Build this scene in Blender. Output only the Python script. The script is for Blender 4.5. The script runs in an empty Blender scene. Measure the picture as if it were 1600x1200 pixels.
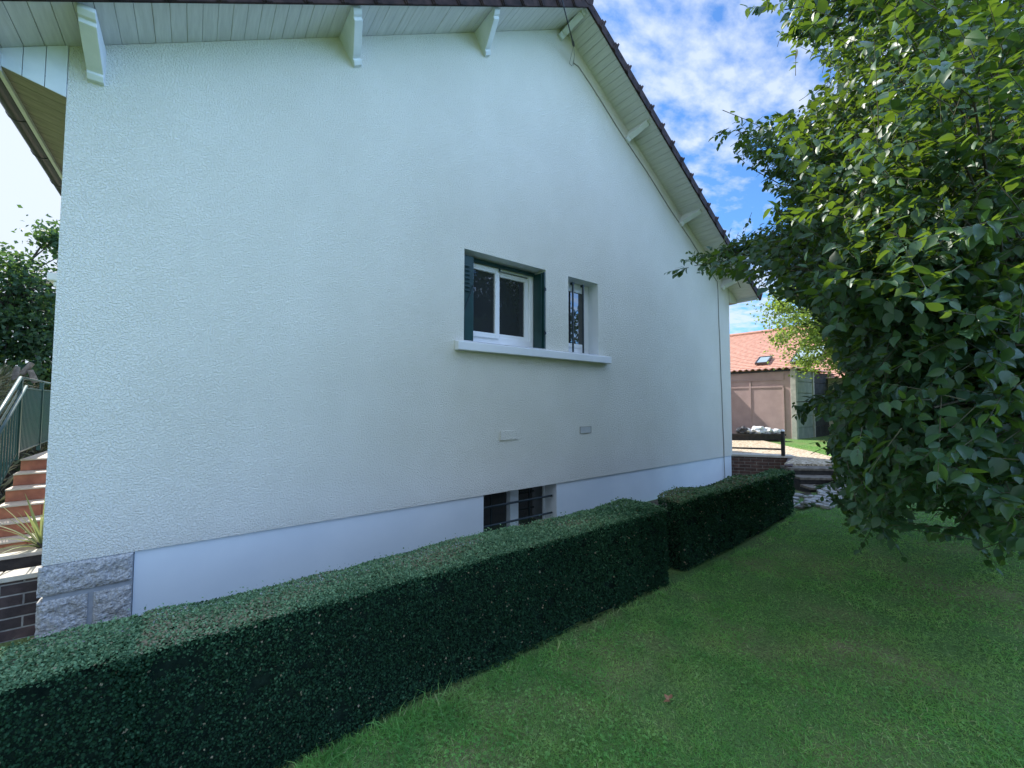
import bpy, bmesh, math, random
import numpy as np
from mathutils import Vector, Matrix
random.seed(7); rng = np.random.default_rng(7)
SC = bpy.context.scene; COL = SC.collection

# ------------------------------------------------------------------ camera
F_PX, YAW, PITCH, ROLL = 644.36, 0.655995, 0.046180, 0.002238
CAM = np.array([0.0, -4.0, 1.6])
fw = np.array([math.sin(YAW)*math.cos(PITCH), math.cos(YAW)*math.cos(PITCH), math.sin(PITCH)])
r0 = np.array([math.cos(YAW), -math.sin(YAW), 0.0]); u0 = np.cross(r0, fw)
rt = r0*math.cos(ROLL)+u0*math.sin(ROLL); up = -r0*math.sin(ROLL)+u0*math.cos(ROLL)
cd = bpy.data.cameras.new('camera'); cam = bpy.data.objects.new('camera', cd); COL.objects.link(cam)
cam.matrix_world = Matrix(((rt[0], up[0], -fw[0], CAM[0]), (rt[1], up[1], -fw[1], CAM[1]), (rt[2], up[2], -fw[2], CAM[2]), (0, 0, 0, 1)))
cd.sensor_width = 36; cd.lens = 36*F_PX/1600; cd.clip_start = .05; cd.clip_end = 2000
SC.camera = cam
SC.render.resolution_x = 1024; SC.render.resolution_y = 768

# ------------------------------------------------------------------ light
SUN_EL, SUN_AZ = math.radians(47), math.radians(-13)      # azimuth from +y towards +x
SC.view_settings.view_transform = 'Standard'; SC.view_settings.look = 'None'
SC.view_settings.exposure = 0.92; SC.view_settings.gamma = 1
W = bpy.data.worlds.new('World'); SC.world = W; W.use_nodes = True
nt = W.node_tree; nt.nodes.clear()
def N(t, typ, **kw):
    n = t.nodes.new(typ)
    for k, v in kw.items():
        if k in n.inputs.keys(): n.inputs[k].default_value = v
        else: setattr(n, k, v)
    return n
out = N(nt, 'ShaderNodeOutputWorld'); bg = N(nt, 'ShaderNodeBackground'); bg.inputs['Strength'].default_value = .13
sky = N(nt, 'ShaderNodeTexSky', sky_type='NISHITA', sun_disc=False, sun_elevation=SUN_EL, sun_rotation=SUN_AZ, altitude=100, air_density=1.0, dust_density=.6, ozone_density=2.5)
tc = N(nt, 'ShaderNodeTexCoord'); sep = N(nt, 'ShaderNodeSeparateXYZ'); nt.links.new(tc.outputs['Generated'], sep.inputs[0])
def math_n(t, op, a, b=None, clamp=False):
    n = t.nodes.new('ShaderNodeMath'); n.operation = op; n.use_clamp = clamp
    for i, v in enumerate((a, b)):
        if v is None: continue
        if hasattr(v, 'is_linked') or hasattr(v, 'links'): t.links.new(v, n.inputs[i])
        else: n.inputs[i].default_value = v
    return n.outputs[0]
zz = math_n(nt, 'ADD', math_n(nt, 'MAXIMUM', sep.outputs['Z'], 0.0), .10)
cx = math_n(nt, 'DIVIDE', sep.outputs['X'], zz); cy = math_n(nt, 'DIVIDE', sep.outputs['Y'], zz)
comb = N(nt, 'ShaderNodeCombineXYZ'); nt.links.new(cx, comb.inputs[0]); nt.links.new(cy, comb.inputs[1])
mp = N(nt, 'ShaderNodeMapping'); mp.inputs['Rotation'].default_value = (0, 0, .5); mp.inputs['Scale'].default_value = (1, 1.5, 1)
nt.links.new(comb.outputs[0], mp.inputs[0])
n1 = N(nt, 'ShaderNodeTexNoise', Scale=.9, Detail=3.0, Roughness=.5, Distortion=0.0)
n2 = N(nt, 'ShaderNodeTexNoise', Scale=8.5, Detail=6.0, Roughness=.56, Distortion=0.0)
nt.links.new(mp.outputs[0], n1.inputs['Vector']); nt.links.new(mp.outputs[0], n2.inputs['Vector'])
cm = math_n(nt, 'ADD', math_n(nt, 'MULTIPLY', n1.outputs['Fac'], 1.1), math_n(nt, 'MULTIPLY', n2.outputs['Fac'], .9))
mr = N(nt, 'ShaderNodeMapRange', clamp=True); mr.inputs[1].default_value = .885; mr.inputs[2].default_value = 1.16
nt.links.new(cm, mr.inputs[0])
mask = math_n(nt, 'MULTIPLY', mr.outputs[0], .82)
# thicker cloud layer towards the sun's side (left of the picture)
side = math_n(nt, 'MULTIPLY', math_n(nt, 'SUBTRACT', math_n(nt, 'MULTIPLY', sep.outputs['X'], -1.0), 0.0), 7.0, True)
mask2 = math_n(nt, 'MAXIMUM', mask, math_n(nt, 'MULTIPLY', side, 1.0))
tint = N(nt, 'ShaderNodeMix', data_type='RGBA', blend_type='MULTIPLY'); tint.inputs['Factor'].default_value = 1
nt.links.new(sky.outputs[0], tint.inputs['A']); tint.inputs['B'].default_value = (.50, .80, 1.10, 1)
mx = N(nt, 'ShaderNodeMix', data_type='RGBA'); nt.links.new(mask2, mx.inputs['Factor'])
nt.links.new(tint.outputs['Result'], mx.inputs['A']); mx.inputs['B'].default_value = (3.5, 3.95, 4.7, 1)
# unseen sky behind and right of the camera: added bright fill for the shade
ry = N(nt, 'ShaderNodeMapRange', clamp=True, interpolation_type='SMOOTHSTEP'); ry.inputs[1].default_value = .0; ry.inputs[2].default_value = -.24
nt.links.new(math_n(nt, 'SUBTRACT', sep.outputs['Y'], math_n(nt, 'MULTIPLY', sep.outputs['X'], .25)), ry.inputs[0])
sky_fill = N(nt, 'ShaderNodeMix', data_type='RGBA', blend_type='MULTIPLY'); nt.links.new(ry.outputs[0], sky_fill.inputs['Factor'])
nt.links.new(mx.outputs['Result'], sky_fill.inputs['A']); sky_fill.inputs['B'].default_value = (1.80, 2.03, 2.27, 1)
nt.links.new(sky_fill.outputs['Result'], bg.inputs[0])
nt.links.new(math_n(nt, 'MULTIPLY', math_n(nt, 'ADD', math_n(nt, 'MULTIPLY', math_n(nt, 'MULTIPLY', sep.outputs['X'], ry.outputs[0]), .95), 1.0), .13), bg.inputs['Strength']); nt.links.new(bg.outputs[0], out.inputs[0])  # added fill strengthens towards the right to lift the far wall
sd = bpy.data.lights.new('sun', 'SUN'); sd.energy = 4.6; sd.angle = math.radians(.55); sd.color = (1, .95, .86)
sun = bpy.data.objects.new('sun', sd); COL.objects.link(sun)
sv = Vector((math.sin(SUN_AZ)*math.cos(SUN_EL), math.cos(SUN_AZ)*math.cos(SUN_EL), math.sin(SUN_EL)))
sun.rotation_euler = sv.to_track_quat('Z', 'Y').to_euler(); sun.location = sv*40

# ------------------------------------------------------------------ helpers
def ray(x, y): return fw+((x-800)/F_PX)*rt+((600-y)/F_PX)*up
def project(P):
    q = np.asarray(P)-CAM; d = q@fw
    ds = np.where(np.abs(d) < 1e-6, 1e-6, d)
    return 800+F_PX*(q@rt)/ds, 600-F_PX*(q@up)/ds, d
def sm(t): t = np.clip(t, 0, 1); return t*t*(3-2*t)
def ground(x, y):
    x = np.asarray(x, float); y = np.asarray(y, float)
    a = .2*sm((x-3.5)/4.0)+.28*sm((x-7.6)/1.8)
    p1 = .15*sm((x-6.9)/1.0)*sm((-.9-y)/.45); pth = p1+(.48-p1)*sm((x-9.9)/.6)
    w = sm((y+1.92)/.3)
    a = a*(1-w)+pth*w
    return a+.012*np.sin(x*1.3+y*.7)+.01*np.sin(y*1.9-x*.6)

def mesh_obj(name, V, Fs, mat=None, parent=None, smooth=False, attrs=None):
    me = bpy.data.meshes.new(name)
    if isinstance(V, np.ndarray) and isinstance(Fs, list) and Fs and isinstance(Fs[0], np.ndarray):
        loops = np.concatenate([f.ravel() for f in Fs]); tot = np.concatenate([np.full(len(f), f.shape[1]) for f in Fs])
        st = np.concatenate([[0], np.cumsum(tot)[:-1]])
        me.vertices.add(len(V)); me.vertices.foreach_set('co', V.astype(np.float32).ravel())
        me.loops.add(len(loops)); me.loops.foreach_set('vertex_index', loops.astype(np.int32))
        me.polygons.add(len(tot)); me.polygons.foreach_set('loop_start', st.astype(np.int32)); me.polygons.foreach_set('loop_total', tot.astype(np.int32))
        me.update(calc_edges=True)
    else:
        me.from_pydata([tuple(v) for v in V], [], [tuple(f) for f in Fs]); me.update()
    if attrs is not None:
        a = me.attributes.new('rnd', 'FLOAT', 'POINT'); a.data.foreach_set('value', attrs.astype(np.float32))
    if smooth: me.polygons.foreach_set('use_smooth', [True]*len(me.polygons))
    if mat: me.materials.append(mat)
    o = bpy.data.objects.new(name, me); COL.objects.link(o)
    if parent: o.parent = parent
    return o

class MB:
    def __init__(s): s.V = []; s.F = []
    def add(s, V, Fs):
        n = len(s.V); s.V += [tuple(map(float, v)) for v in V]; s.F += [tuple(i+n for i in f) for f in Fs]; return s
    def box(s, x0, x1, y0, y1, z0, z1, M=None):
        V = [(x, y, z) for z in (z0, z1) for y in (y0, y1) for x in (x0, x1)]
        if M is not None: V = [tuple(M@Vector(v)) for v in V]
        return s.add(V, [(0, 2, 3, 1), (4, 5, 7, 6), (0, 1, 5, 4), (2, 6, 7, 3), (0, 4, 6, 2), (1, 3, 7, 5)])
    def prism(s, prof, a, b, M=None):
        # prof: list of (p, q) polygon; extruded along local x from a to b; p->y, q->z
        n = len(prof); V = [(a, p, q) for p, q in prof]+[(b, p, q) for p, q in prof]
        if M is not None: V = [tuple(M@Vector(v)) for v in V]
        return s.add(V, [tuple(range(n))[::-1], tuple(range(n, 2*n))]+[(i, (i+1) % n, n+(i+1) % n, n+i) for i in range(n)])
    def tube(s, pts, rad, seg=8, cap=True):
        pts = [Vector(p) for p in pts]; n = len(pts)
        rad = [float(q) for q in rad] if hasattr(rad, '__len__') else [float(rad)]*n
        rings = []; prev = None
        for i, p in enumerate(pts):
            t = (pts[min(i+1, n-1)]-pts[max(i-1, 0)]).normalized()
            a = prev if prev is not None else (Vector((0, 0, 1)) if abs(t.z) < .9 else Vector((1, 0, 0)))
            a = (a-t*a.dot(t)).normalized(); prev = a; b = t.cross(a)
            rings.append([p+rad[i]*(a*math.cos(2*math.pi*k/seg)+b*math.sin(2*math.pi*k/seg)) for k in range(seg)])
        V = [v for r in rings for v in r]; Fs = []
        for i in range(n-1):
            for k in range(seg):
                Fs.append((i*seg+k, i*seg+(k+1) % seg, (i+1)*seg+(k+1) % seg, (i+1)*seg+k))
        if cap: Fs += [tuple(range(seg))[::-1], tuple((n-1)*seg+k for k in range(seg))]
        return s.add(V, Fs)
    def build(s, name, mat=None, parent=None, bevel=0, smooth=False, seg=2):
        o = mesh_obj(name, s.V, s.F, mat, parent, smooth)
        bm = bmesh.new(); bm.from_mesh(o.data); bmesh.ops.recalc_face_normals(bm, faces=bm.faces); bm.to_mesh(o.data); bm.free()
        if bevel:
            b = o.modifiers.new('bevel', 'BEVEL'); b.width = bevel; b.segments = seg; b.limit_method = 'ANGLE'; b.angle_limit = .6
        return o
def empty(name, loc=(0, 0, 0)):
    o = bpy.data.objects.new(name, None); o.empty_display_size = .2; COL.objects.link(o); o.location = loc; return o
def tag(o, label=None, cat=None, group=None, kind=None):
    for k, v in (('label', label), ('category', cat), ('group', group), ('kind', kind)):
        if v: o[k] = v
    return o
def rebase(root, loc):
    # put the empty at the thing's base, keeping its parts where they were modelled
    root.location = loc
    for c in root.children:
        c.location = Vector(c.location)-Vector(loc)

# ------------------------------------------------------------------ materials
def newmat(name):
    m = bpy.data.materials.new(name); m.use_nodes = True
    return m, m.node_tree, m.node_tree.nodes['Principled BSDF']
def ramp(t, fac, stops):
    r = t.nodes.new('ShaderNodeValToRGB'); e = r.color_ramp.elements
    while len(e) < len(stops): e.new(.5)
    for i, (p, c) in enumerate(stops): e[i].position = p; e[i].color = (*c, 1)
    t.links.new(fac, r.inputs[0]); return r.outputs[0]
def noise(t, scale, detail=4, rough=.55, vec=None, dist=0):
    n = N(t, 'ShaderNodeTexNoise', Scale=float(scale), Detail=float(detail), Roughness=rough, Distortion=float(dist))
    if vec is None:
        g = N(t, 'ShaderNodeNewGeometry'); vec = g.outputs['Position']
    t.links.new(vec, n.inputs['Vector']); return n.outputs['Fac']
def bump(t, b, h, strength, dist):
    n = N(t, 'ShaderNodeBump', Strength=strength, Distance=dist); t.links.new(h, n.inputs['Height'])
    if b.inputs['Normal'].is_linked: t.links.new(b.inputs['Normal'].links[0].from_socket, n.inputs['Normal'])
    t.links.new(n.outputs[0], b.inputs['Normal'])
def plain(name, c1, c2, scale=6, rough=.6, bs=.3, bd=.002, bscale=60, metallic=0, spec=.5):
    m, t, b = newmat(name)
    t.links.new(ramp(t, noise(t, scale, 5), [(.35, c1), (.68, c2)]), b.inputs['Base Color'])
    b.inputs['Roughness'].default_value = rough; b.inputs['Metallic'].default_value = metallic
    b.inputs['Specular IOR Level'].default_value = spec
    if bs: bump(t, b, noise(t, bscale, 4), bs, bd)
    return m
M = {}
# rough render of the gable
m, t, b = newmat('roughcast_render')
cbig = ramp(t, noise(t, .9, 4), [(.3, (.70, .685, .61)), (.7, (.76, .745, .67))])
b.inputs['Roughness'].default_value = .9; b.inputs['Specular IOR Level'].default_value = .2
g = N(t, 'ShaderNodeNewGeometry'); mst = N(t, 'ShaderNodeMapping'); mst.inputs['Scale'].default_value = (1.0, 1, .7); t.links.new(g.outputs['Position'], mst.inputs[0])
stn = N(t, 'ShaderNodeMix', data_type='RGBA', blend_type='MULTIPLY'); stn.inputs['Factor'].default_value = 1; t.links.new(cbig, stn.inputs['A'])
t.links.new(ramp(t, noise(t, 1.6, 7, .65, mst.outputs[0]), [(.34, (.955, .955, .945)), (.62, (1.0, 1.0, 1.0))]), stn.inputs['B']); t.links.new(stn.outputs['Result'], b.inputs['Base Color'])
g = N(t, 'ShaderNodeNewGeometry'); mpg = N(t, 'ShaderNodeMapping'); mpg.inputs['Scale'].default_value = (1, 1, 1)
t.links.new(g.outputs['Position'], mpg.inputs[0])
na = noise(t, 84, 2.5, .5, mpg.outputs[0], .45)
ra = N(t, 'ShaderNodeMapRange', clamp=True); ra.inputs[1].default_value = .42; ra.inputs[2].default_value = .66; t.links.new(na, ra.inputs[0])
bump(t, b, ra.outputs[0], 1.0, .0052)
bump(t, b, noise(t, 220, 3), .25, .0012)
bump(t, b, noise(t, 3.2, 3), .25, .006)
M['render'] = m
M['plinth'] = plain('smooth_plinth_paint', (.62, .68, .72), (.68, .735, .765), 1.6, .75, .15, .002, 30)
M['coverpaint'] = plain('painted_cover', (.66, .665, .61), (.74, .74, .68), 4, .8, .2, .001, 60)
M['reveal'] = plain('reveal_paint', (.62, .66, .70), (.70, .73, .76), 2, .7, .1, .001, 40)
M['pvc'] = plain('white_frame', (.76, .78, .80), (.80, .81, .82), 3, .35, 0)
M['sill'] = plain('sill_paint', (.66, .68, .70), (.74, .75, .76), 3, .65, .2, .001, 50)
M['green'] = plain('dark_green_metal', (.004, .030, .030), (.006, .045, .042), 5, .45, .05, .001, 90)
M['railgreen'] = plain('teal_rail', (.008, .045, .045), (.012, .06, .055), 5, .4, 0)
M['railtop'] = plain('pale_rail', (.04, .09, .10), (.06, .12, .13), 5, .5, 0)
M['iron'] = plain('dark_bar', (.006, .016, .022), (.012, .026, .032), 12, .5, .2, .001, 80)
# soffit boards
m, t, b = newmat('soffit_boards')
g = N(t, 'ShaderNodeNewGeometry')
mpg = N(t, 'ShaderNodeMapping'); mpg.inputs['Scale'].default_value = (14, 1.2, 14); t.links.new(g.outputs['Position'], mpg.inputs[0])
t.links.new(ramp(t, noise(t, 3, 6, .6, mpg.outputs[0]), [(.3, (.56, .56, .55)), (.7, (.70, .70, .69))]), b.inputs['Base Color'])
b.inputs['Roughness'].default_value = .75; bump(t, b, noise(t, 8, 5, .6, mpg.outputs[0]), .3, .002); M['soffit'] = m
m2, t2, b2 = newmat('eave_boards')
g = N(t2, 'ShaderNodeNewGeometry'); mpg = N(t2, 'ShaderNodeMapping'); mpg.inputs['Scale'].default_value = (1.2, 14, 14); t2.links.new(g.outputs['Position'], mpg.inputs[0])
t2.links.new(ramp(t2, noise(t2, 3, 6, .6, mpg.outputs[0]), [(.3, (.20, .18, .15)), (.7, (.30, .27, .22))]), b2.inputs['Base Color'])
b2.inputs['Roughness'].default_value = .8; M['eave'] = m2
M['bracket'] = plain('bracket_paint', (.62, .65, .66), (.74, .76, .77), 5, .65, .3, .001, 40)
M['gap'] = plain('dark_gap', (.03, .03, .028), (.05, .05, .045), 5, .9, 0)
M['tile'] = plain('dark_roof_tile', (.016, .011, .012), (.060, .036, .034), 9, .85, .6, .004, 35, 0, .2)
M['gutter'] = plain('dark_gutter', (.035, .035, .04), (.06, .06, .065), 5, .45, 0)
M['stone'] = plain('grey_stone', (.26, .26, .255), (.56, .555, .54), 75, .9, 1.0, .014, 60)
t = M['stone'].node_tree; b = t.nodes['Principled BSDF']; bump(t, b, noise(t, 110, 4), .8, .004)
M['mortar'] = plain('stone_mortar', (.26, .28, .30), (.34, .36, .38), 12, .95, .3, .002, 60)
def brickmat(name, c1, c2, mo, axis, sc=1.0, bw=.22, bh=.065):
    m, t, b = newmat(name); g = N(t, 'ShaderNodeNewGeometry')
    v = g.outputs['Position']
    mpn = N(t, 'ShaderNodeMapping'); mpn.inputs['Rotation'].default_value = axis; t.links.new(v, mpn.inputs[0])
    br = N(t, 'ShaderNodeTexBrick', Scale=1.0); br.inputs['Brick Width'].default_value = bw; br.inputs['Row Height'].default_value = bh
    br.inputs['Mortar Size'].default_value = .006; br.inputs['Mortar Smooth'].default_value = .3; br.inputs['Bias'].default_value = 0
    br.inputs['Color1'].default_value = (*c1, 1); br.inputs['Color2'].default_value = (*c2, 1); br.inputs['Mortar'].default_value = (*mo, 1)
    t.links.new(mpn.outputs[0], br.inputs['Vector'])
    mxn = N(t, 'ShaderNodeMix', data_type='RGBA', blend_type='MULTIPLY'); mxn.inputs['Factor'].default_value = .8
    t.links.new(br.outputs['Color'], mxn.inputs['A']); t.links.new(ramp(t, noise(t, 14, 5), [(.3, (.45, .45, .48)), (.7, (1.3, 1.25, 1.2))]), mxn.inputs['B'])
    t.links.new(mxn.outputs['Result'], b.inputs['Base Color']); b.inputs['Roughness'].default_value = .9
    inv = math_n(t, 'SUBTRACT', 1.0, br.outputs['Fac']); bump(t, b, inv, .8, .008); bump(t, b, noise(t, 45, 4), .5, .004)
    return m
M['brick'] = brickmat('dark_brick', (.060, .044, .044), (.13, .085, .08), (.34, .32, .30), (math.radians(-90), 0, 0), 1.0, .22, .075)
M['coping'] = plain('pale_coping', (.40, .36, .30), (.55, .50, .42), 8, .85, .4, .003, 40)
M['terracotta'] = plain('terracotta_tile', (.30, .10, .055), (.46, .165, .09), 7, .6, .2, .001, 30)
M['treadedge'] = plain('pale_tread_edge', (.52, .42, .34), (.64, .54, .45), 7, .7, .2, .001, 30)
# leaves
def leafmat(name, cols, trans, rough=.45, tcol=(.30, .48, .03), tf=.45, spec=.5, back=None):
    m, t, b = newmat(name)
    a = N(t, 'ShaderNodeAttribute'); a.attribute_name = 'rnd'
    c = ramp(t, a.outputs['Fac'], cols)
    if back is not None:
        g = N(t, 'ShaderNodeNewGeometry'); bm_ = N(t, 'ShaderNodeMix', data_type='RGBA')
        t.links.new(g.outputs['Backfacing'], bm_.inputs['Factor']); t.links.new(c, bm_.inputs['A']); bm_.inputs['B'].default_value = (*back, 1)
        c = bm_.outputs['Result']
    t.links.new(c, b.inputs['Base Color']); b.inputs['Roughness'].default_value = rough+.08; b.inputs['Specular IOR Level'].default_value = spec
    tr = N(t, 'ShaderNodeBsdfTranslucent'); tr.inputs['Color'].default_value = (*tcol, 1)
    ms = N(t, 'ShaderNodeMixShader'); ms.inputs[0].default_value = tf
    t.links.new(b.outputs[0], ms.inputs[1]); t.links.new(tr.outputs[0], ms.inputs[2]); t.links.new(ms.outputs[0], t.nodes['Material Output'].inputs[0])
    return m
M['leaf'] = leafmat('plum_leaf', [(0, (.004, .022, .013)), (.5, (.008, .036, .019)), (.93, (.016, .056, .024)), (1, (.09, .13, .03))], True, .33, (.36, .58, .04), .17, .35, (.030, .074, .044))
M['leaf2'] = leafmat('bright_leaf', [(0, (.05, .10, .02)), (1, (.12, .18, .04))], True, .5, (.36, .50, .08), .45, .4)
M['leaf3'] = leafmat('dark_crown_leaf', [(0, (.018, .050, .030)), (1, (.05, .10, .04))], True, .55, (.14, .26, .05), .3, .4)
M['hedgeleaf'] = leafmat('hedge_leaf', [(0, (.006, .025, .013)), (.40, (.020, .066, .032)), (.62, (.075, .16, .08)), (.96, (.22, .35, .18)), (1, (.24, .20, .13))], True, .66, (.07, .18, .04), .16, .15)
M['blade'] = leafmat('grass_blade', [(0, (.085, .25, .065)), (.5, (.165, .40, .11)), (.85, (.27, .41, .14)), (1, (.52, .47, .28))], True, .6, (.32, .62, .12), .38, .3)
M['strap'] = leafmat('strap_leaf', [(0, (.10, .15, .06)), (.6, (.20, .24, .12)), (1, (.42, .40, .22))], True, .5, (.3, .35, .12), .3, .4)
M['straw'] = leafmat('dry_straw', [(0, (.10, .13, .05)), (.5, (.22, .21, .12)), (1, (.36, .30, .20))], True, .8, (.2, .2, .1), .2, .2)
M['bark'] = plain('bark', (.035, .030, .024), (.09, .08, .062), 22, .9, .8, .01, 40)
M['lichen'] = plain('lichen_bark', (.10, .09, .03), (.24, .22, .05), 25, .9, .6, .004, 60)
M['twig'] = plain('twig_bark', (.05, .05, .03), (.10, .10, .06), 30, .8, 0)
M['dead'] = plain('dead_leaf', (.22, .10, .05), (.36, .18, .10), 30, .8, .4, .003, 60)
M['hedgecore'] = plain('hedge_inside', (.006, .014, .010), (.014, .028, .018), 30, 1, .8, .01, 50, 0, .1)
# lawn
m, t, b = newmat('lawn_soil_and_grass')
c = ramp(t, noise(t, 1.1, 6, .6), [(.25, (.09, .18, .05)), (.48, (.12, .22, .07)), (.62, (.18, .22, .09)), (.76, (.32, .28, .17))])
mxn = N(t, 'ShaderNodeMix', data_type='RGBA', blend_type='MULTIPLY'); mxn.inputs['Factor'].default_value = 1
t.links.new(c, mxn.inputs['A']); t.links.new(ramp(t, noise(t, 55, 5, .7), [(.3, (.45, .45, .45)), (.72, (1.5, 1.5, 1.4))]), mxn.inputs['B'])
t.links.new(mxn.outputs['Result'], b.inputs['Base Color']); b.inputs['Roughness'].default_value = .95; b.inputs['Specular IOR Level'].default_value = .1
bump(t, b, noise(t, 90, 4, .7), .8, .02); M['lawn'] = m
# blade colour varies over the lawn in broad natural patches as well
t = M['blade'].node_tree; b = t.nodes['Principled BSDF']
src = b.inputs['Base Color'].links[0].from_socket
mxn = N(t, 'ShaderNodeMix', data_type='RGBA'); t.links.new(src, mxn.inputs['A']); mxn.inputs['B'].default_value = (.34, .40, .17, 1)
pt = ramp(t, noise(t, 1.0, 6, .7), [(.49, (0, 0, 0)), (.72, (.85, .85, .85))]); t.links.new(pt, mxn.inputs['Factor'])
mx3 = N(t, 'ShaderNodeMix', data_type='RGBA', blend_type='MULTIPLY'); mx3.inputs['Factor'].default_value = 1
t.links.new(mxn.outputs['Result'], mx3.inputs['A']); t.links.new(ramp(t, noise(t, 4.5, 3, .6), [(.3, (.60, .78, .70)), (.7, (1.35, 1.32, 1.15))]), mx3.inputs['B'])
t.links.new(mx3.outputs['Result'], b.inputs['Base Color'])
# gravel
m, t, b = newmat('gravel'); g = N(t, 'ShaderNodeNewGeometry')
vo = N(t, 'ShaderNodeTexVoronoi', Scale=32.0); t.links.new(g.outputs['Position'], vo.inputs['Vector'])
hs = N(t, 'ShaderNodeSeparateColor'); t.links.new(vo.outputs['Color'], hs.inputs[0])
c = ramp(t, hs.outputs[0], [(0, (.14, .10, .065)), (.35, (.36, .28, .185)), (.75, (.50, .40, .28)), (1, (.62, .54, .42))])
t.links.new(c, b.inputs['Base Color']); b.inputs['Roughness'].default_value = .95
bump(t, b, vo.outputs['Distance'], .5, .01); M['gravel'] = m
M['soil'] = plain('soil', (.045, .038, .030), (.11, .095, .07), 8, 1, .9, .02, 30, 0, .1)
M['paving'] = plain('old_paving', (.24, .235, .22), (.42, .40, .37), 7, .9, .6, .006, 25)
M['rubble'] = plain('pale_rubble', (.24, .23, .21), (.48, .46, .42), 11, .9, .8, .01, 30)
M['slate'] = plain('dark_slate', (.018, .022, .03), (.05, .055, .07), 9, .55, .5, .004, 40)
M['timber'] = plain('old_black_timber', (.016, .013, .012), (.04, .034, .03), 12, .8, .5, .004, 40)
M['sleeper'] = plain('weathered_sleeper', (.10, .08, .06), (.24, .20, .16), 12, .9, .6, .005, 35)
M['concrete'] = plain('pale_concrete', (.36, .36, .33), (.50, .49, .45), 8, .9, .4, .003, 30)
M['panel'] = plain('mossy_concrete', (.22, .26, .23), (.32, .36, .31), 4, .9, .3, .003, 30)
M['pink'] = plain('faded_pink_paint', (.37, .265, .26), (.44, .32, .31), 3, .75, .15, .002, 20)
M['darkwood'] = plain('dark_shed', (.02, .024, .03), (.05, .055, .06), 5, .8, 0)
M['bag'] = plain('white_bag', (.55, .56, .60), (.78, .78, .80), 15, .4, .4, .01, 30)
M['bagdark'] = plain('black_bag', (.015, .015, .018), (.05, .05, .055), 15, .3, .4, .01, 30)
M['cable'] = plain('cable_sheath', (.22, .21, .18), (.32, .30, .26), 8, .6, 0)
M['blackcable'] = plain('black_cable', (.008, .008, .01), (.016, .016, .02), 8, .5, 0)
# glass: dark room behind, mirror-like surface
m, t, b = newmat('window_glass'); b.inputs['Base Color'].default_value = (.030, .034, .036, 1); b.inputs['Roughness'].default_value = .02
b.inputs['Specular IOR Level'].default_value = .6; b.inputs['IOR'].default_value = 1.72; M['glass'] = m
m, t, b = newmat('skylight_glass'); b.inputs['Base Color'].default_value = (.25, .32, .36, 1); b.inputs['Roughness'].default_value = .08; b.inputs['IOR'].default_value = 1.8; M['skyglass'] = m
# red tiles: courses follow the height
m, t, b = newmat('red_roof_tiles')
g = N(t, 'ShaderNodeNewGeometry'); sp = N(t, 'ShaderNodeSeparateXYZ'); t.links.new(g.outputs['Position'], sp.inputs[0])
c = ramp(t, noise(t, 6, 5), [(.3, (.40, .20, .145)), (.7, (.52, .29, .22))]); t.links.new(c, b.inputs['Base Color']); b.inputs['Roughness'].default_value = .8
M['redtile'] = m

# ------------------------------------------------------------------ setting: ground
xs = np.unique(np.concatenate([np.linspace(-60, -4, 15), np.arange(-4, 20, .25), np.linspace(20, 120, 18)]))
ys = np.unique(np.concatenate([np.linspace(-60, -10, 10), np.arange(-10, 4, .25), np.linspace(4, 140, 20)]))
X, Y = np.meshgrid(xs, ys); Z = ground(X, Y)
Z = np.where((X < -.7) & (Y > .9), Z-.25, Z)
nx = len(xs); ny = len(ys)
V = np.stack([X.ravel(), Y.ravel(), Z.ravel()], 1)
i = np.arange(ny-1)[:, None]*nx+np.arange(nx-1)[None]; i = i.ravel()
lawn = mesh_obj('lawn', V, [np.stack([i, i+1, i+nx+1, i+nx], 1)], M['lawn'], smooth=True); tag(lawn, kind='structure')

def sheet(name, poly, mat, dz, step=.3, flat=None):
    """ground-hugging sheet inside a polygon"""
    bm = bmesh.new(); vs = [bm.verts.new((x, y, 0)) for x, y in poly]; bm.faces.new(vs)
    x0 = min(p[0] for p in poly); x1 = max(p[0] for p in poly); y0 = min(p[1] for p in poly); y1 = max(p[1] for p in poly)
    for k in range(int((x1-x0)/step)+1):
        bmesh.ops.bisect_plane(bm, geom=bm.verts[:]+bm.edges[:]+bm.faces[:], plane_co=(x0+k*step, 0, 0), plane_no=(1, 0, 0))
    for k in range(int((y1-y0)/step)+1):
        bmesh.ops.bisect_plane(bm, geom=bm.verts[:]+bm.edges[:]+bm.faces[:], plane_co=(0, y0+k*step, 0), plane_no=(0, 1, 0))
    for v in bm.verts: v.co.z = (float(ground(v.co.x, v.co.y))+dz) if flat is None else flat
    if flat is not None:
        ex_ = bmesh.ops.extrude_edge_only(bm, edges=[e for e in bm.edges if e.is_boundary])
        for v in [g_ for g_ in ex_['geom'] if isinstance(g_, bmesh.types.BMVert)]: v.co.z -= .6
    bmesh.ops.recalc_face_normals(bm, faces=bm.faces)
    me = bpy.data.meshes.new(name); bm.to_mesh(me); bm.free(); me.materials.append(mat)
    o = bpy.data.objects.new(name, me); COL.objects.link(o); tag(o, kind='structure'); return o
GRAVEL = [(8.59, -1.01), (9.21, -1.57), (9.60, -1.80), (10.0, -1.60), (11.3, -.62), (12.0, .0), (12.9, .75), (13.6, 1.35), (14.95, 1.9), (14.95, 9), (8.9, 9), (8.9, .40), (9.2, .2), (9.86, -.72), (9.72, -.8)]
sheet('gravel_drive', GRAVEL, M['gravel'], .03, .3, .505)
sheet('path', [(-1.2, -1.45), (6.5, -1.45), (7.6, -1.7), (8.2, -1.6), (8.9, -.3), (8.9, -.03), (-1.2, -.03)], M['soil'], .012, .5)
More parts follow.
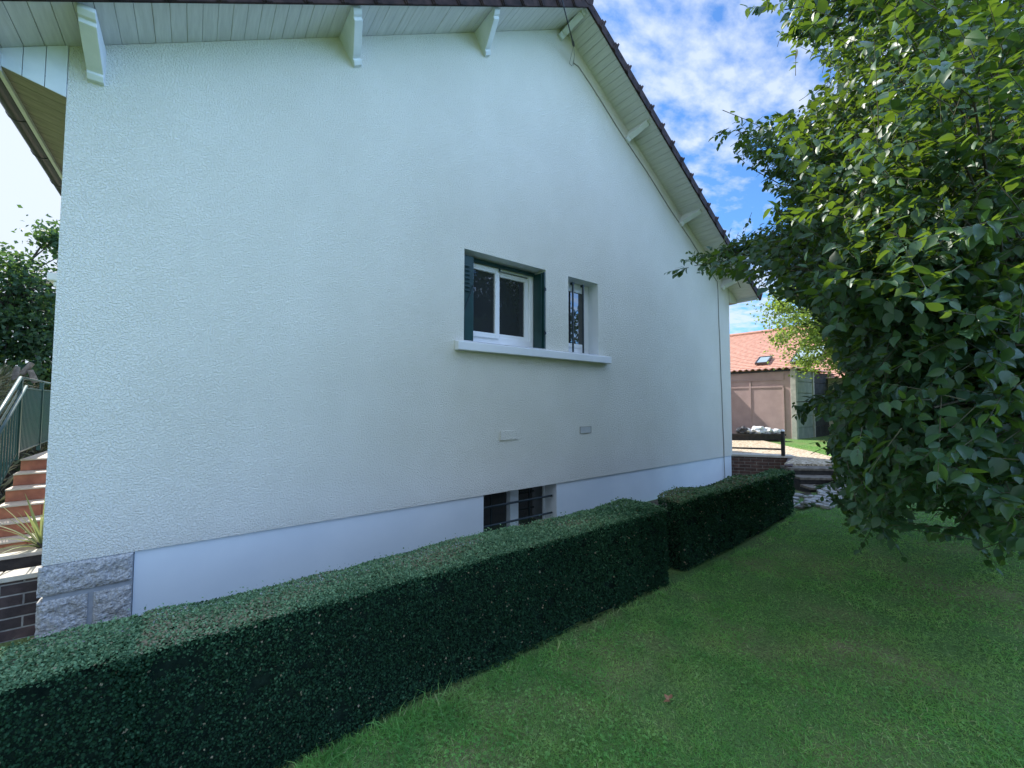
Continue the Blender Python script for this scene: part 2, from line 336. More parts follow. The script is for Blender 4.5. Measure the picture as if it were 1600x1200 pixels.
bankp = MB()
# raised bank behind the stairs on the left
bx = np.linspace(-16, -2.4, 22); by = np.linspace(5.5, 22, 22)
BX, BY = np.meshgrid(bx, by)
def bank_z(x, y): return -.4+2.55*sm((-2.0-x)/1.6)*sm((y-5.2)/4.5)+.12*np.sin(x*2.1)*np.cos(y*1.3)
V = np.stack([BX.ravel(), BY.ravel(), bank_z(BX, BY).ravel()], 1)
i = (np.arange(21)[:, None]*22+np.arange(21)[None]).ravel()
o = mesh_obj('grass_bank', V, [np.stack([i, i+1, i+23, i+22], 1)], M['soil'], smooth=True); tag(o, kind='structure')

# ------------------------------------------------------------------ house
H = empty('house', (4.0, 0, 0))
XL, XR, XA = -.75, 8.80, 3.99                 # wall ends and apex
K = .60384; ZL0 = 2.88273+1.6; ZR0 = 7.77328+1.6
def rake(x): return min(ZL0+K*x, ZR0-K*x)
PT = .54                                     # top of plinth
WZ0, WZ1 = 2.30, 3.362                       # window opening
W1 = (2.39, 3.64); W2 = (4.06, 4.68); DEP = .20
wb = MB()
def wcol(x0, x1, z0=PT, z1=None):
    if z1 is None: wb.add([(x0, 0, z0), (x1, 0, z0), (x1, 0, rake(x1)), (x0, 0, rake(x0))], [(0, 1, 2, 3)])
    else: wb.add([(x0, 0, z0), (x1, 0, z0), (x1, 0, z1), (x0, 0, z1)], [(0, 1, 2, 3)])
wcol(XL, W1[0]); wcol(W1[0], W1[1], PT, WZ0); wcol(W1[0], W1[1], WZ1); wcol(W1[1], XA); wcol(XA, W2[0]); wcol(W2[0], W2[1], PT, WZ0); wcol(W2[0], W2[1], WZ1); wcol(W2[1], XR)
# side and rear walls of the render
D_H = 9.0
wb.add([(XL, 0, PT), (XL, D_H, PT), (XL, D_H, rake(XL)), (XL, 0, rake(XL))], [(0, 3, 2, 1)])
wb.add([(XR, 0, PT), (XR, D_H, PT), (XR, D_H, rake(XR)), (XR, 0, rake(XR))], [(0, 1, 2, 3)])
wb.add([(XL, D_H, PT), (XR, D_H, PT), (XR, D_H, rake(XR)), (XA, D_H, rake(XA)), (XL, D_H, rake(XL))], [(0, 4, 3, 2, 1)])
wb.add([(XL, 0, PT), (XR, 0, PT), (XR, .02, PT), (XL, .02, PT)], [(0, 3, 2, 1)])
wb.build('wall', M['render'], H)
# plinth, set back 15 mm
pb = MB(); BW = (2.68, 3.84); BZ0, BZ1 = -.12, PT
Yp = .015; XP0, XP1 = -.305, 8.785
pb.add([(XP0, Yp, -.3), (BW[0], Yp, -.3), (BW[0], Yp, PT), (XP0, Yp, PT)], [(0, 1, 2, 3)])
pb.add([(BW[1], Yp, -.3), (XP1, Yp, -.3), (XP1, Yp, PT), (BW[1], Yp, PT)], [(0, 1, 2, 3)])
pb.add([(BW[0], Yp, -.3), (BW[1], Yp, -.3), (BW[1], Yp, BZ0), (BW[0], Yp, BZ0)], [(0, 1, 2, 3)])
pb.add([(XP1, Yp, -.3), (XP1, D_H, -.3), (XP1, D_H, PT), (XP1, Yp, PT)], [(0, 1, 2, 3)])
pb.add([(XL+.01, .3, -.5), (XL+.01, D_H, -.5), (XL+.01, D_H, PT), (XL+.01, .3, PT)], [(0, 3, 2, 1)])
pb.build('plinth', M['plinth'], H)
# window reveals
def reveal(x0, x1, z0, z1, y0, y1):
    rb = MB()
    rb.add([(x0, y0, z0), (x0, y1, z0), (x0, y1, z1), (x0, y0, z1)], [(0, 1, 2, 3)])
    rb.add([(x1, y0, z0), (x1, y1, z0), (x1, y1, z1), (x1, y0, z1)], [(0, 3, 2, 1)])
    rb.add([(x0, y0, z1), (x1, y0, z1), (x1, y1, z1), (x0, y1, z1)], [(0, 3, 2, 1)])
    rb.add([(x0, y0, z0), (x1, y0, z0), (x1, y1, z0), (x0, y1, z0)], [(0, 1, 2, 3)])
    rb.build('reveal', M['reveal'], H)
reveal(*W1, WZ0, WZ1, 0, .34); reveal(*W2, WZ0, WZ1, 0, .30); reveal(*BW, BZ0, BZ1, Yp, .32)

def frame_box(mb, x0, x1, z0, z1, y0, y1, w, wb_=None, wt=None):
    wb_ = wb_ or w; wt = wt or w
    mb.box(x0, x0+w, y0, y1, z0, z1); mb.box(x1-w, x1, y0, y1, z0, z1)
    mb.box(x0+w, x1-w, y0, y1, z0, z0+wb_); mb.box(x0+w, x1-w, y0, y1, z1-wt, z1)
# large window
wf = MB(); frame_box(wf, W1[0], 3.60, WZ0+.005, WZ1-.005, .205, .30, .065, .125, .065)
wo = wf.build('window', M['pvc'], H, .004)
s1 = MB(); frame_box(s1, 2.46, 3.015, 2.405, 3.29, .185, .235, .062, .062, .062); o = s1.build('sash', M['pvc'], wo, .004)
g1 = MB(); g1.box(2.522, 2.953, .213, .219, 2.467, 3.228); g1.build('pane', M['glass'], wo)
s2 = MB(); frame_box(s2, 3.0, 3.53, 2.42, 3.275, .236, .280, .058, .058, .058); s2.build('sash', M['pvc'], wo, .004)
g2 = MB(); g2.box(3.058, 3.472, .258, .264, 2.478, 3.217); g2.build('pane', M['glass'], wo)
bk = MB(); bk.box(2.40, 3.63, .345, .36, 2.28, 3.38); bk.build('dark_backing', M['gap'], wo)  # dark sheet standing in for the unlit room behind the panes
# small barred window
wf = MB(); frame_box(wf, W2[0]+.002, W2[1]-.002, WZ0+.005, WZ1-.005, .19, .27, .055, .12, .09)
wo2 = wf.build('window', M['pvc'], H, .004)
s = MB(); frame_box(s, 4.12, 4.62, 2.41, 3.28, .178, .225, .055); s.build('sash', M['pvc'], wo2, .004)
g_ = MB(); g_.box(4.175, 4.565, .20, .206, 2.465, 3.225); g_.build('pane', M['glass'], wo2)
bk = MB(); bk.box(4.07, 4.67, .303, .318, 2.28, 3.38); bk.build('dark_backing', M['gap'], wo2)  # same dark stand-in for the unlit room
for xb in (4.215, 4.425):
    b_ = MB(); b_.tube([(xb, .065, WZ0-.0), (xb, .065, WZ1-.05)], .014, 10)
    b_.box(xb-.016, xb+.016, .05, .10, WZ1-.075, WZ1-.045)
    tag(b_.build('security_bar', M['iron'], H, 0, False))
# shutters (folded metal leaves)
def shutter(x0, x1, y0, y1, z0, z1, louv, flip=False):
    p = MB(); p.box(x0, x1, y0, y1, z0, z1)
    o = p.build('shutter', M['green'], H, .004)
    return o
sh = shutter(2.395, 2.555, .060, .082, 2.315, 3.315, True)
l = MB()
for k in range(7): 
    z = 3.20-.048*k
    l.prism([(0, 0), (-.016, -.010), (-.016, -.020), (0, -.014)], 2.41, 2.50, Matrix.Translation((0, .060, z)))
l.build('louvre', M['green'], sh)
for k in range(3):
    e = MB(); e.box(2.395, 2.55-.02*k, .095+.03*k, .113+.03*k, 2.32, 3.31); e.build('folded_leaf', M['green'], sh, .003)
ba = MB(); ba.tube([(2.545, .048, 2.98), (2.42, .048, 2.66)], .006, 6); ba.build('stay_bar', M['iron'], sh)
sh2 = MB(); sh2.box(3.606, 3.628, -.002, .175, 2.315, 3.330)
s2o = sh2.build('shutter', M['green'], H, .004)
for z in (2.52, 3.10):
    h = MB(); h.tube([(3.612, -.010, z-.03), (3.612, -.010, z+.03)], .008, 8); h.box(3.606, 3.636, -.012, .0, z-.018, z+.018); h.build('hinge', M['iron'], s2o)
e = MB(); e.box(3.582, 3.600, .02, .19, 2.32, 3.32); e.build('folded_leaf', M['green'], s2o, .003)
tr_ = MB(); tr_.box(2.555, 3.58, .155, .185, 3.300, 3.345); tr_.box(2.99, 3.01, .15, .165, 3.255, 3.30)
tr_.build('shutter_rail', M['green'], H, .003)
# sill
sb = MB(); sb.prism([(-.085, 0), (.0, 0), (.0, .112), (-.085, .098)], 2.27, 4.87, Matrix.Translation((0, -.001, 2.185)))
sb.build('sill', M['sill'], H, .008)
sb = MB(); sb.box(W1[0]+.001, W1[1]-.001, 0, .2, 2.303, 2.309); sb.box(W2[0]+.001, W2[1]-.001, 0, .19, 2.303, 2.309); sb.build('sill_bed', M['sill'], H)
# basement window
wf = MB(); frame_box(wf, BW[0]+.002, BW[1]-.002, BZ0+.002, BZ1-.002, .24, .30, .03); wf.box(3.20, 3.335, .19, .298, BZ0+.03, BZ1-.03)
bo = wf.build('basement_window', M['reveal'], H, .003)
for x0, x1 in ((2.715, 3.195), (3.34, 3.805)):
    g_ = MB(); g_.box(x0, x1, .262, .268, BZ0+.035, BZ1-.035); po = g_.build('pane', M['glass'], bo)
    g_ = MB(); g_.box((x0+x1)/2-.008, (x0+x1)/2+.008, .255, .261, BZ0+.035, BZ1-.035); g_.build('glazing_bar', M['iron'], bo)
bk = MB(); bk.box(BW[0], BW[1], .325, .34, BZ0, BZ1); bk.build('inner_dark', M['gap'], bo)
for z in (.372, .150):
    b_ = MB(); b_.tube([(BW[0]-.01, .075, z), (BW[1]-.03, .075, z)], .0135, 10); b_.build('security_bar', M['iron'], H)
# vents
v = MB(); v.box(2.90, 3.158, -.012, .0, 1.155, 1.268); v.build('vent_cover', M['render'], H, .003)
v = MB(); frame_box(v, 4.275, 4.505, 1.178, 1.272, -.008, 0, .006)
vo_ = v.build('vent_grille', M['cable'], H, .001)
sl = MB()
for k in range(11): sl.box(4.287+k*.0195, 4.287+k*.0195+.009, -.007, -.001, 1.184, 1.266)
sl.build('slat', M['bracket'], vo_)
v = MB(); v.box(4.283, 4.497, -.001, -.0005, 1.186, 1.264); v.build('grille_back', M['gap'], vo_)
# corner stones
def rock_block(name, x0, x1, z0, z1, y0, y1, par, amp=.028, seed=0):
    nxn = max(4, int((x1-x0)/.012)); nzn = max(4, int((z1-z0)/.012)); rg = np.random.default_rng(seed)
    gx_ = np.linspace(x0, x1, nxn+1); gz_ = np.linspace(z0, z1, nzn+1)
    from mathutils import noise as nz
    V = []; Fc = []
    for a, z in enumerate(gz_):
        for c_, x in enumerate(gx_):
            e = min(x-x0, x1-x, z-z0, z1-z); f = min(1, e/.03)**.6
            q = Vector((x*7+seed*3.1, seed*2.3, z*9)); 
            n = nz.fractal(q, .8, 2.1, 6)*.8+abs(nz.noise(q*1.9+Vector((.5*nz.noise(q*3), 0, 0))))*.9-.3
            d = amp*(.55+n*.9)*f
            jx = 0.004*nz.noise(Vector((x*40, z*40, seed)))*1.0
            V.append((x+jx, y0-max(d, -.008), z+jx))
    w = nxn+1
    for a in range(nzn):
        for c_ in range(nxn): Fc.append((a*w+c_, a*w+c_+1, (a+1)*w+c_+1, (a+1)*w+c_))
    n0 = len(V)
    V += [(x0, y1, z0), (x1, y1, z0), (x1, y1, z1), (x0, y1, z1)]
    Fc.append(tuple(range(w))[::-1]+(n0, n0+1)); Fc.append(tuple(nzn*w+k for k in range(w))+(n0+2, n0+3))
    Fc.append(tuple(k*w for k in range(nzn+1))+(n0+3, n0)); Fc.append(tuple((nzn-k)*w+nxn for k in range(nzn+1))+(n0+1, n0+2))
    o = mesh_obj(name, V, Fc, M['stone'], par)
    return o
cs = MB(); cs.box(XL+.012, -.308, .004, .3, -.3, PT-.002); co = cs.build('stone_quoin', M['mortar'], H)
for k, (x0, x1, z0, z1) in enumerate([(-.762, -.312, .345, PT-.006), (-.762, -.530, .03, .312), (-.500, -.312, .03, .312), (-.762, -.312, -.28, .0)]):
    rock_block('stone_block', x0, x1, z0, z1, -.004, .10, co, .020, k+1)

# roof -------------------------------------------------------------
ov = .43; th = math.atan(K); ct, st_ = math.cos(th), math.sin(th)
def slopeM(side, x, y=0, n=0):
    """local frame on the soffit plane: local x runs down the slope away from the apex, y = world y, z = up normal"""
    z = rake(x)
    s = -1 if side == 'L' else 1
    ex = Vector((s*ct, 0, -st_)); ez = Vector((s*st_, 0, ct)); ey = Vector((0, 1, 0))
    m_ = Matrix.Identity(4)
    for r_ in range(3): m_[r_][0] = ex[r_]; m_[r_][1] = ey[r_]; m_[r_][2] = ez[r_]
    o_ = Vector((x, y, z))+ez*n
    for r_ in range(3): m_[r_][3] = o_[r_]
    return m_
LL = (XA-(-1.13))/ct; LR = (9.17-XA)/ct
MA = {'L': slopeM('L', XA), 'R': slopeM('R', XA)}
roof = MB()
for sd_, L_ in (('L', LL), ('R', LR)):
    roof.box(0.02, L_-.01, -ov+.02, D_H+.4, .030, .055, MA[sd_])
roof_o = roof.build('roof', M['gap'], H)
for sd_, L_ in (('L', LL), ('R', LR)):
    so = MB(); n_ = int(L_/.105); w_ = L_/n_
    for k in range(n_):
        dz = random.uniform(0, .003)
        so.box(k*w_+.0015+(.015 if k == 0 else 0), (k+1)*w_-.0015, -ov+.012, .04, .001+dz, .02, MA[sd_])
    so.build('soffit', M['soffit'], H, .0022, seg=1)
    # tile courses on top
    tl = MB(); nc = int(L_/.33)+1
    for k in range(nc):
        a0 = k*.33; 
        if a0 > L_: break
        yy = np.linspace(-ov+.03, D_H+.42, 120)
        a1 = min(a0+.36, L_+.03)
        V = []; 
        for q in yy:
            hgt = .085+.018*abs(math.sin(q*math.pi/.3))
            V.append(tuple(MA[sd_]@Vector((a0, q, hgt)))); V.append(tuple(MA[sd_]@Vector((a1, q, hgt+.03)))); V.append(tuple(MA[sd_]@Vector((a1, q, hgt-.0)))) 
        Fc = []
        for q in range(len(yy)-1):
            Fc.append((3*q, 3*q+1, 3*q+4, 3*q+3)); Fc.append((3*q+1, 3*q+2, 3*q+5, 3*q+4))
        tl.add(V, Fc)
    mesh_obj('tile_course', tl.V, tl.F, M['tile'], roof_o)
    # verge tiles
    vt = MB(); nt_ = int((L_+.02)/.33)+1
    for k in range(nt_):
        a0 = k*.33; a1 = min(a0+.335, L_+.04); off = 0.0
        if a1-a0 < .08: continue
        for (q0, q1, off) in ((a0, a0+.27 if a1-a0 > .28 else a1, 0.0), (a0+.262, a1, .010)):
            if q1 <= q0: continue
            prof = [(-ov-.028-off, -.028), (-ov-.006, -.028), (-ov-.006, .10), (-ov+.14, .10), (-ov+.14, .122), (-ov-.0, .124+off), (-ov-.022-off, .112+off)]
            vt.prism(prof, q0, q1, MA[sd_])
        # little lip at the lower end of each tile
        vt.box(a1-.035, a1-.008, -ov-.042, -ov+.03, .10, .152, MA[sd_])
        vt.box(a1-.045, a1-.018, -ov-.046, -ov-.02, -.032, .10, MA[sd_])
        vt.tube([MA[sd_]@Vector((a0+.12, -ov-.03, .045)), MA[sd_]@Vector((a0+.12, -ov-.036, .045))], .008, 8)
    vt.build('verge_tile', M['tile'], roof_o, .004, seg=1)
rd = MB(); rd.tube([(XA, -ov-.03, rake(XA)+.12), (XA, D_H+.4, rake(XA)+.12)], .11, 12); rd.build('ridge_tile', M['tile'], roof_o)
# eave boxes
def eave(side, xw, xo, zs):
    s = -1 if side == 'L' else 1
    # triangular infill in the gable plane (boards)
    xin = xw
    bm_ = MB(); n_ = 3
    xs_ = np.linspace(xw, xo, n_+1)
    for k in range(n_):
        a, c_ = xs_[k]+s*.002, xs_[k+1]-s*.002
        V = [(a, -.012, zs+(.075 if side == 'L' else .03)*(a-xw)/(xo-xw)), (c_, -.012, zs+(.075 if side == 'L' else .03)*(c_-xw)/(xo-xw)), (c_, -.012, rake(c_)+.0), (a, -.012, rake(a)+.0)]
        V += [(v[0], .02, v[2]) for v in V]
        bm_.add(V, [(0, 1, 2, 3), (4, 7, 6, 5), (0, 4, 5, 1), (1, 5, 6, 2), (2, 6, 7, 3), (3, 7, 4, 0)])
    bm_.build('eave_infill', M['bracket'] if side == 'L' else M['render'], H)
    e_ = MB(); n_ = 70; ln = (D_H+.3)/n_
    rise = .075 if side == 'L' else .03
    for k in range(n_):
        ya, yb_ = -.01+k*ln+.003, -.01+(k+1)*ln-.003
        V = [(xw, ya, zs-.003), (xo, ya, zs-.003+rise), (xo, yb_, zs-.003+rise), (xw, yb_, zs-.003)]; V += [(a, b_, c_+.016) for a, b_, c_ in V]
        e_.add(V, [(0, 1, 2, 3), (4, 7, 6, 5), (0, 4, 5, 1), (1, 5, 6, 2), (2, 6, 7, 3), (3, 7, 4, 0)])
    e_.build('eave_soffit', M['eave'], H)
    e_ = MB(); e_.box(xo-.012, xo+.012, -ov+.02, D_H+.3, zs+.04, zs+.15); e_.build('fascia', M['soffit'], H, .002)
    e_ = MB(); e_.box(min(xw, xo), max(xw, xo), .0, D_H+.3, zs+.10, zs+.11); e_.build('eave_backing', M['gap'], H)
    xg = xo+s*.075; pts = []
    gt = MB(); ys_ = np.arange(-.2, D_H+.3, .5); prof = []
    seg = 10
    for q in range(seg+1):
        an = math.pi*(1+q/seg); prof.append((math.cos(an)*.062, math.sin(an)*.062))
    prof2 = [(p*.92, q_*.92) for p, q_ in prof][::-1]; pr = prof+prof2
    Mx = Matrix(((0, 1, 0, xg), (1, 0, 0, 0), (0, 0, 1, zs+.13), (0, 0, 0, 1)))
    gt.prism(pr, -ov+.05, D_H+.3, Mx); go = gt.build('gutter', M['gutter'], H)
    for yy in np.arange(.1, D_H, .6):
        br_ = MB(); br_.prism([(p*1.08, q_*1.08) for p, q_ in prof]+prof2, yy, yy+.02, Mx); br_.build('gutter_bracket', M['gutter'], go)
    return
eave('L', XL, -1.05, 2.065+1.6); eave('R', XR, 9.13, 2.10+1.6)
# purlin brackets
def bracket(side, x, ht=.27, wd=.085, plumb=False):
    p = MB(); Mx = slopeM(side, x)
    if plumb: Mx = Matrix.Translation((x, 0, rake(x)-.02))
    prof = [(.03, -.001), (.03, -ht), (-.035, -ht), (-.060, -ht+.030), (-.055, -ht+.048), (-.095, -ht+.060), (-.345, -.085), (-.350, -.060), (-.372, -.055), (-.400, -.030), (-.400, -.001)]
    p.prism(prof, -wd/2, wd/2, Mx); p.build('bracket', M['bracket'], H, .004)
for x in (.985-.0, 2.50): bracket('L', x+.04)
bracket('L', -.612, .26, .085, True); bracket('R', 4.03, .25)
for x in (5.52, 7.09): bracket('R', x)
bracket('R', 8.62)
# facade lamp / letter box on the entrance side
lp = MB(); lp.box(XL-.13, XL+.0, .42, .58, 2.49, 2.55); lp.box(XL-.10, XL, .44, .56, 2.45, 2.492); lp.build('porch_light', M['pvc'], H, .01)
rebase(H, (4.0, 0, 0))
tag(H, 'white rendered house with dark tiled gable roof, green shutters and a grey stone corner', 'house')

# cables on the gable
hook = empty('overhead_cable', (4.14, 0, 6.5))
a_ = Vector((4.10, -.015, 6.50)); ins = Vector((4.02, -.16, 6.56))
dirn = (Vector((3.47, -.50, 6.56))-ins).normalized()
c = MB(); pts = [ins+dirn*tq+Vector((0, 0, .0008*tq*tq+.02*tq)) for tq in (0, .15, .5, 1, 3, 8, 16, 26)]
c.tube(pts, .0075, 8); c.build('cable', M['blackcable'], hook)
c = MB(); c.tube([ins+dirn*.12, ins+dirn*.03, ins, ins-dirn*.02], [.008, .017, .017, .010], 10); c.build('clamp', M['gutter'], hook)
c = MB(); c.tube([ins, (4.10, -.10, 6.50), (4.16, -.02, 6.43)], .004, 6); c.tube([ins, (4.05, -.09, 6.49), (4.08, -.02, 6.42), (4.13, -.02, 6.41), (4.15, -.03, 6.47)], .004, 6)
c.tube([ins, (4.13, -.07, 6.52), (4.17, -.01, 6.50)], .004, 6); c.build('wire_loop', M['cable'], hook)
rebase(hook, (4.14, 0, 6.5)); tag(hook, 'black overhead cable clamped to a hook just under the roof apex', 'cable')
c = MB()
pts = [(4.17, -.008, 6.49)]
for q in np.linspace(0, 1, 16): 
    x = 4.28+q*(8.30-4.28); pts.append((x, -.008, rake(x)-.30+.012*math.sin(q*19)))
for q in np.linspace(.05, 1, 12): pts.append((8.31+.14*q+.006*math.sin(q*25), -.008 if q < .9 else -.006, (rake(8.3)-.30)*(1-q)+.1*q))
c.tube(pts, .0065, 6); wc = c.build('wall_cable', M['cable'], None, 0, True)
tag(wc, 'thin grey cable clipped along the gable below the right verge and down to the ground', 'cable')

# ------------------------------------------------------------------ left: stairs, wall, rail, plant
sx0, sx1 = -1.90, -.765
stair = empty('outdoor_staircase', (-1.3, 3.0, -.2))
for k in range(8):
    yf = 4.80-.27*k; zt = .80-.165*k          # rel -.80 -> .80
    y1 = yf+.30 if k else yf+6.5
    s_ = MB(); s_.box(sx0, sx1, yf+.012, y1, zt-.165, zt-.022); o = s_.build('riser', M['terracotta'], stair)
    s_ = MB(); nn = 3
    for q in range(nn): s_.box(sx0+(sx1-sx0)*q/nn+.003, sx0+(sx1-sx0)*(q+1)/nn-.003, yf+.003, yf+.0115, zt-.160, zt-.024)
    s_.build('riser_tile', M['terracotta'], stair, .002)
    s_ = MB(); s_.box(sx0, sx1, yf-.018, y1-.001 if k else y1, zt-.0215, zt); s_.build('tread', M['treadedge'], stair, .004)
base = MB(); base.box(sx0+.02, sx1-.02, 3.0, 11, -.6, -.36); base.build('stair_base', M['concrete'], stair)
rebase(stair, (-1.3, 3.0, -.2)); tag(stair, 'red terracotta tiled steps with pale edges beside the house corner', 'staircase')
rl = empty('stair_railing', (-1.9, 4.7, .8))
A = Vector((-1.92, 4.7, 0)); Bp = Vector((-2.15, 7.9, 0)); Cc = Vector((-1.90, 3.2, 0))
TOP = 1.94; slope = .165/.27
def rz(y): return TOP-max(0, (4.70-y))*slope
tp = MB(); tp.tube([(Cc.x, Cc.y, rz(Cc.y)), (A.x, A.y, TOP)], .022, 8); tp.tube([(A.x, A.y, TOP), (Bp.x, Bp.y, TOP)], .016, 8)
tp.build('top_rail', M['railtop'], rl, 0, True)
tp = MB(); tp.tube([(Cc.x+.06, Cc.y, rz(Cc.y)-.12), (A.x+.06, A.y-.02, TOP-.12)], .018, 8); tp.build('handrail', M['railtop'], rl, 0, True)
tp = MB(); tp.tube([(A.x, A.y, TOP-.14), (Bp.x, Bp.y, TOP-.14)], .012, 6); tp.tube([(A.x, A.y, .90), (Bp.x, Bp.y, .90)], .014, 6)
tp.tube([(Cc.x, Cc.y, rz(Cc.y)-1.02), (A.x, A.y, .92)], .014, 6); tp.tube([(Cc.x, Cc.y, rz(Cc.y)-.16), (A.x, A.y, TOP-.16)], .012, 6); tp.build('bottom_rail', M['railgreen'], rl)
for q in (0, .5, 1.0):
    p_ = A.lerp(Bp, q); tp = MB(); tp.box(p_.x-.022, p_.x+.022, p_.y-.022, p_.y+.022, .80, TOP); tp.build('post', M['railgreen'], rl)
for q in range(34):
    p_ = A.lerp(Bp, (q+.5)/34); tp = MB(); tp.box(p_.x-.008, p_.x+.008, p_.y-.008, p_.y+.008, .90, TOP-.14); tp.build('baluster', M['railgreen'], rl)
for q in range(14):
    p_ = A.lerp(Cc, (q+.5)/14); zz_ = rz(p_.y); tp = MB(); tp.box(p_.x-.008, p_.x+.008, p_.y-.008, p_.y+.008, zz_-1.02, zz_-.16); tp.build('baluster', M['railgreen'], rl)
rebase(rl, (-1.92, 4.7, .8)); tag(rl, 'dark green metal railing with thin bars up the terracotta steps', 'railing')
bw = empty('brick_planter_wall', (-2, .3, 0))
b_ = MB(); b_.box(-3.6, -.768, .30, .42, -.3, .395); b_.build('brickwork', M['brick'], bw, .003)
b_ = MB()
for k in range(12): b_.box(-.768-.235*(k+1)+.004, -.768-.235*k-.004, .275, .44, .397, .432)
b_.build('coping', M['coping'], bw, .005)
b_ = MB(); b_.box(-3.6, -.768, .64, .70, .2, .46); b_.build('rear_edging', M['timber'], bw)
b_ = MB(); b_.box(-3.6, -.768, .625, .71, .462, .49); b_.build('edging_cap', M['coping'], bw, .004)
b_ = MB(); b_.box(-3.6, -.77, .42, 1.6, -.2, .33); b_.build('soil_bed', M['soil'], bw)
rebase(bw, (-2, .3, 0)); tag(bw, 'low dark brick planter wall with pale coping at the left edge', 'wall')

# ------------------------------------------------------------------ leaf arrays
T_ = [0, .22, .5, .8, 1.0]; WD_ = [0, .27, .33, .18, 0]
def leaf_template(detail=True):
    if detail:
        V = []; 
        for t_ in T_: V.append((t_, 0, -.22*t_*t_))
        for i_ in (1, 2, 3):
            for s_ in (-1, 1): V.append((T_[i_], s_*WD_[i_], .07-.22*T_[i_]**2))
        # indices: spine 0-4, sides: 5,6 (.22) 7,8 (.5) 9,10 (.8)
        tris = [(0, 5, 1), (0, 1, 6), (3, 9, 4), (3, 4, 10)]; quads = [(1, 5, 7, 2), (2, 7, 9, 3), (1, 2, 8, 6), (2, 3, 10, 8)]
    else:
        V = [(0, 0, 0), (.45, -.3, .03), (1, 0, -.15), (.45, .3, .03), (.5, 0, -.04)]
        tris = [(0, 1, 4), (1, 2, 4), (2, 3, 4), (3, 0, 4)]; quads = []
    return np.array(V, float), np.array(tris), (np.array(quads) if quads else None)
def norm(a): return a/np.maximum(np.linalg.norm(a, axis=1, keepdims=True), 1e-9)
def leaves(name, P, D, U, L, mat, parent=None, detail=True, Wr=1.0, rnd=None, smooth=True):
    """one mesh of leaves: base P, pointing D, face normal near U, length L"""
    V0, tr_, qd_ = leaf_template(detail); n = len(P); nv = len(V0)
    D = norm(D); S = norm(np.cross(D, U)); Nn = np.cross(S, D); curl = np.random.default_rng(n).uniform(.1, 2.0, n)
    Wr_ = np.broadcast_to(np.asarray(Wr, float), (n,))
    V = P[:, None]+L[:, None, None]*(V0[None, :, 0:1]*D[:, None]+V0[None, :, 1:2]*(S*Wr_[:, None])[:, None]+V0[None, :, 2:3]*(Nn*curl[:, None])[:, None])
    off = (np.arange(n)*nv)[:, None, None]
    Fs = [(tr_[None]+off).reshape(-1, 3)]
    if qd_ is not None: Fs.append((qd_[None]+off).reshape(-1, 4))
    if rnd is None: rnd = rng.random(n)
    return mesh_obj(name, V.reshape(-1, 3), Fs, mat, parent, smooth, np.repeat(rnd, nv))

def in_poly(px, py, poly):
    px = np.asarray(px); py = np.asarray(py); c_ = np.zeros(px.shape, bool); j = len(poly)-1
    for i_ in range(len(poly)):
        xi, yi = poly[i_]; xj, yj = poly[j]
        cond = ((yi > py) != (yj > py)) & (px < (xj-xi)*(py-yi)/((yj-yi) if yj != yi else 1e-9)+xi)
        c_ ^= cond; j = i_
    return c_

# ------------------------------------------------------------------ the big fruit tree on the right
tree = empty('fruit_tree', (6.4, -4.3, .1))
SIL = [(1245, -90), (1222, 20), (1232, 70), (1262, 72), (1300, 60), (1292, 112), (1248, 165), (1160, 188), (1150, 212), (1205, 262), (1200, 320), (1225, 362), (1170, 358), (1085, 398), (1082, 424), (1160, 428), (1205, 455), (1262, 470),
       (1290, 520), (1325, 575), (1330, 605), (1250, 625), (1300, 650), (1292, 700), (1305, 740), (1318, 800), (1335, 830), (1378, 835), (1400, 800), (1440, 775), (1490, 790), (1500, 828), (1555, 835), (1570, 862), (1700, 880), (1700, -90)]
def crown_ok(P, margin=0):
    q = P-CAM; dep = q@fw; x, y, d = project(P)
    ok = (dep > 1.40) & in_poly(x, y, SIL) | ((dep < 0))
    ok &= (P[:, 1] < -1.15)
    ok &= dep < 5.2
    return ok
CE = [((5.1, -3.7, 3.15), (2.8, 2.2, 2.7), 1.0), ((3.3, -4.1, 1.9), (1.2, .9, 1.05), .30), ((4.7, -3.2, 1.9), (2.0, 1.2, 1.3), .40)]
cl = []
for (c_, r_, w_) in CE:
    n_ = int(720*w_)
    tries = 0
    got = []
    while len(got) < n_ and tries < 60:
        q = rng.normal(size=(400, 3)); q = norm(q)*(rng.random((400, 1))**.40)
        Pp = np.array(c_)+q*np.array(r_); Pp = Pp[(Pp[:, 2] > .75)]
        Pp = Pp[crown_ok(Pp)]; x_, y_, d_ = project(Pp); Pp = Pp[(in_poly(x_-32, y_, SIL) & in_poly(x_-15, y_+24, SIL)) | (d_ < 0)]; got += list(Pp); tries += 1
    cl += got[:n_]
cl = np.array(cl)
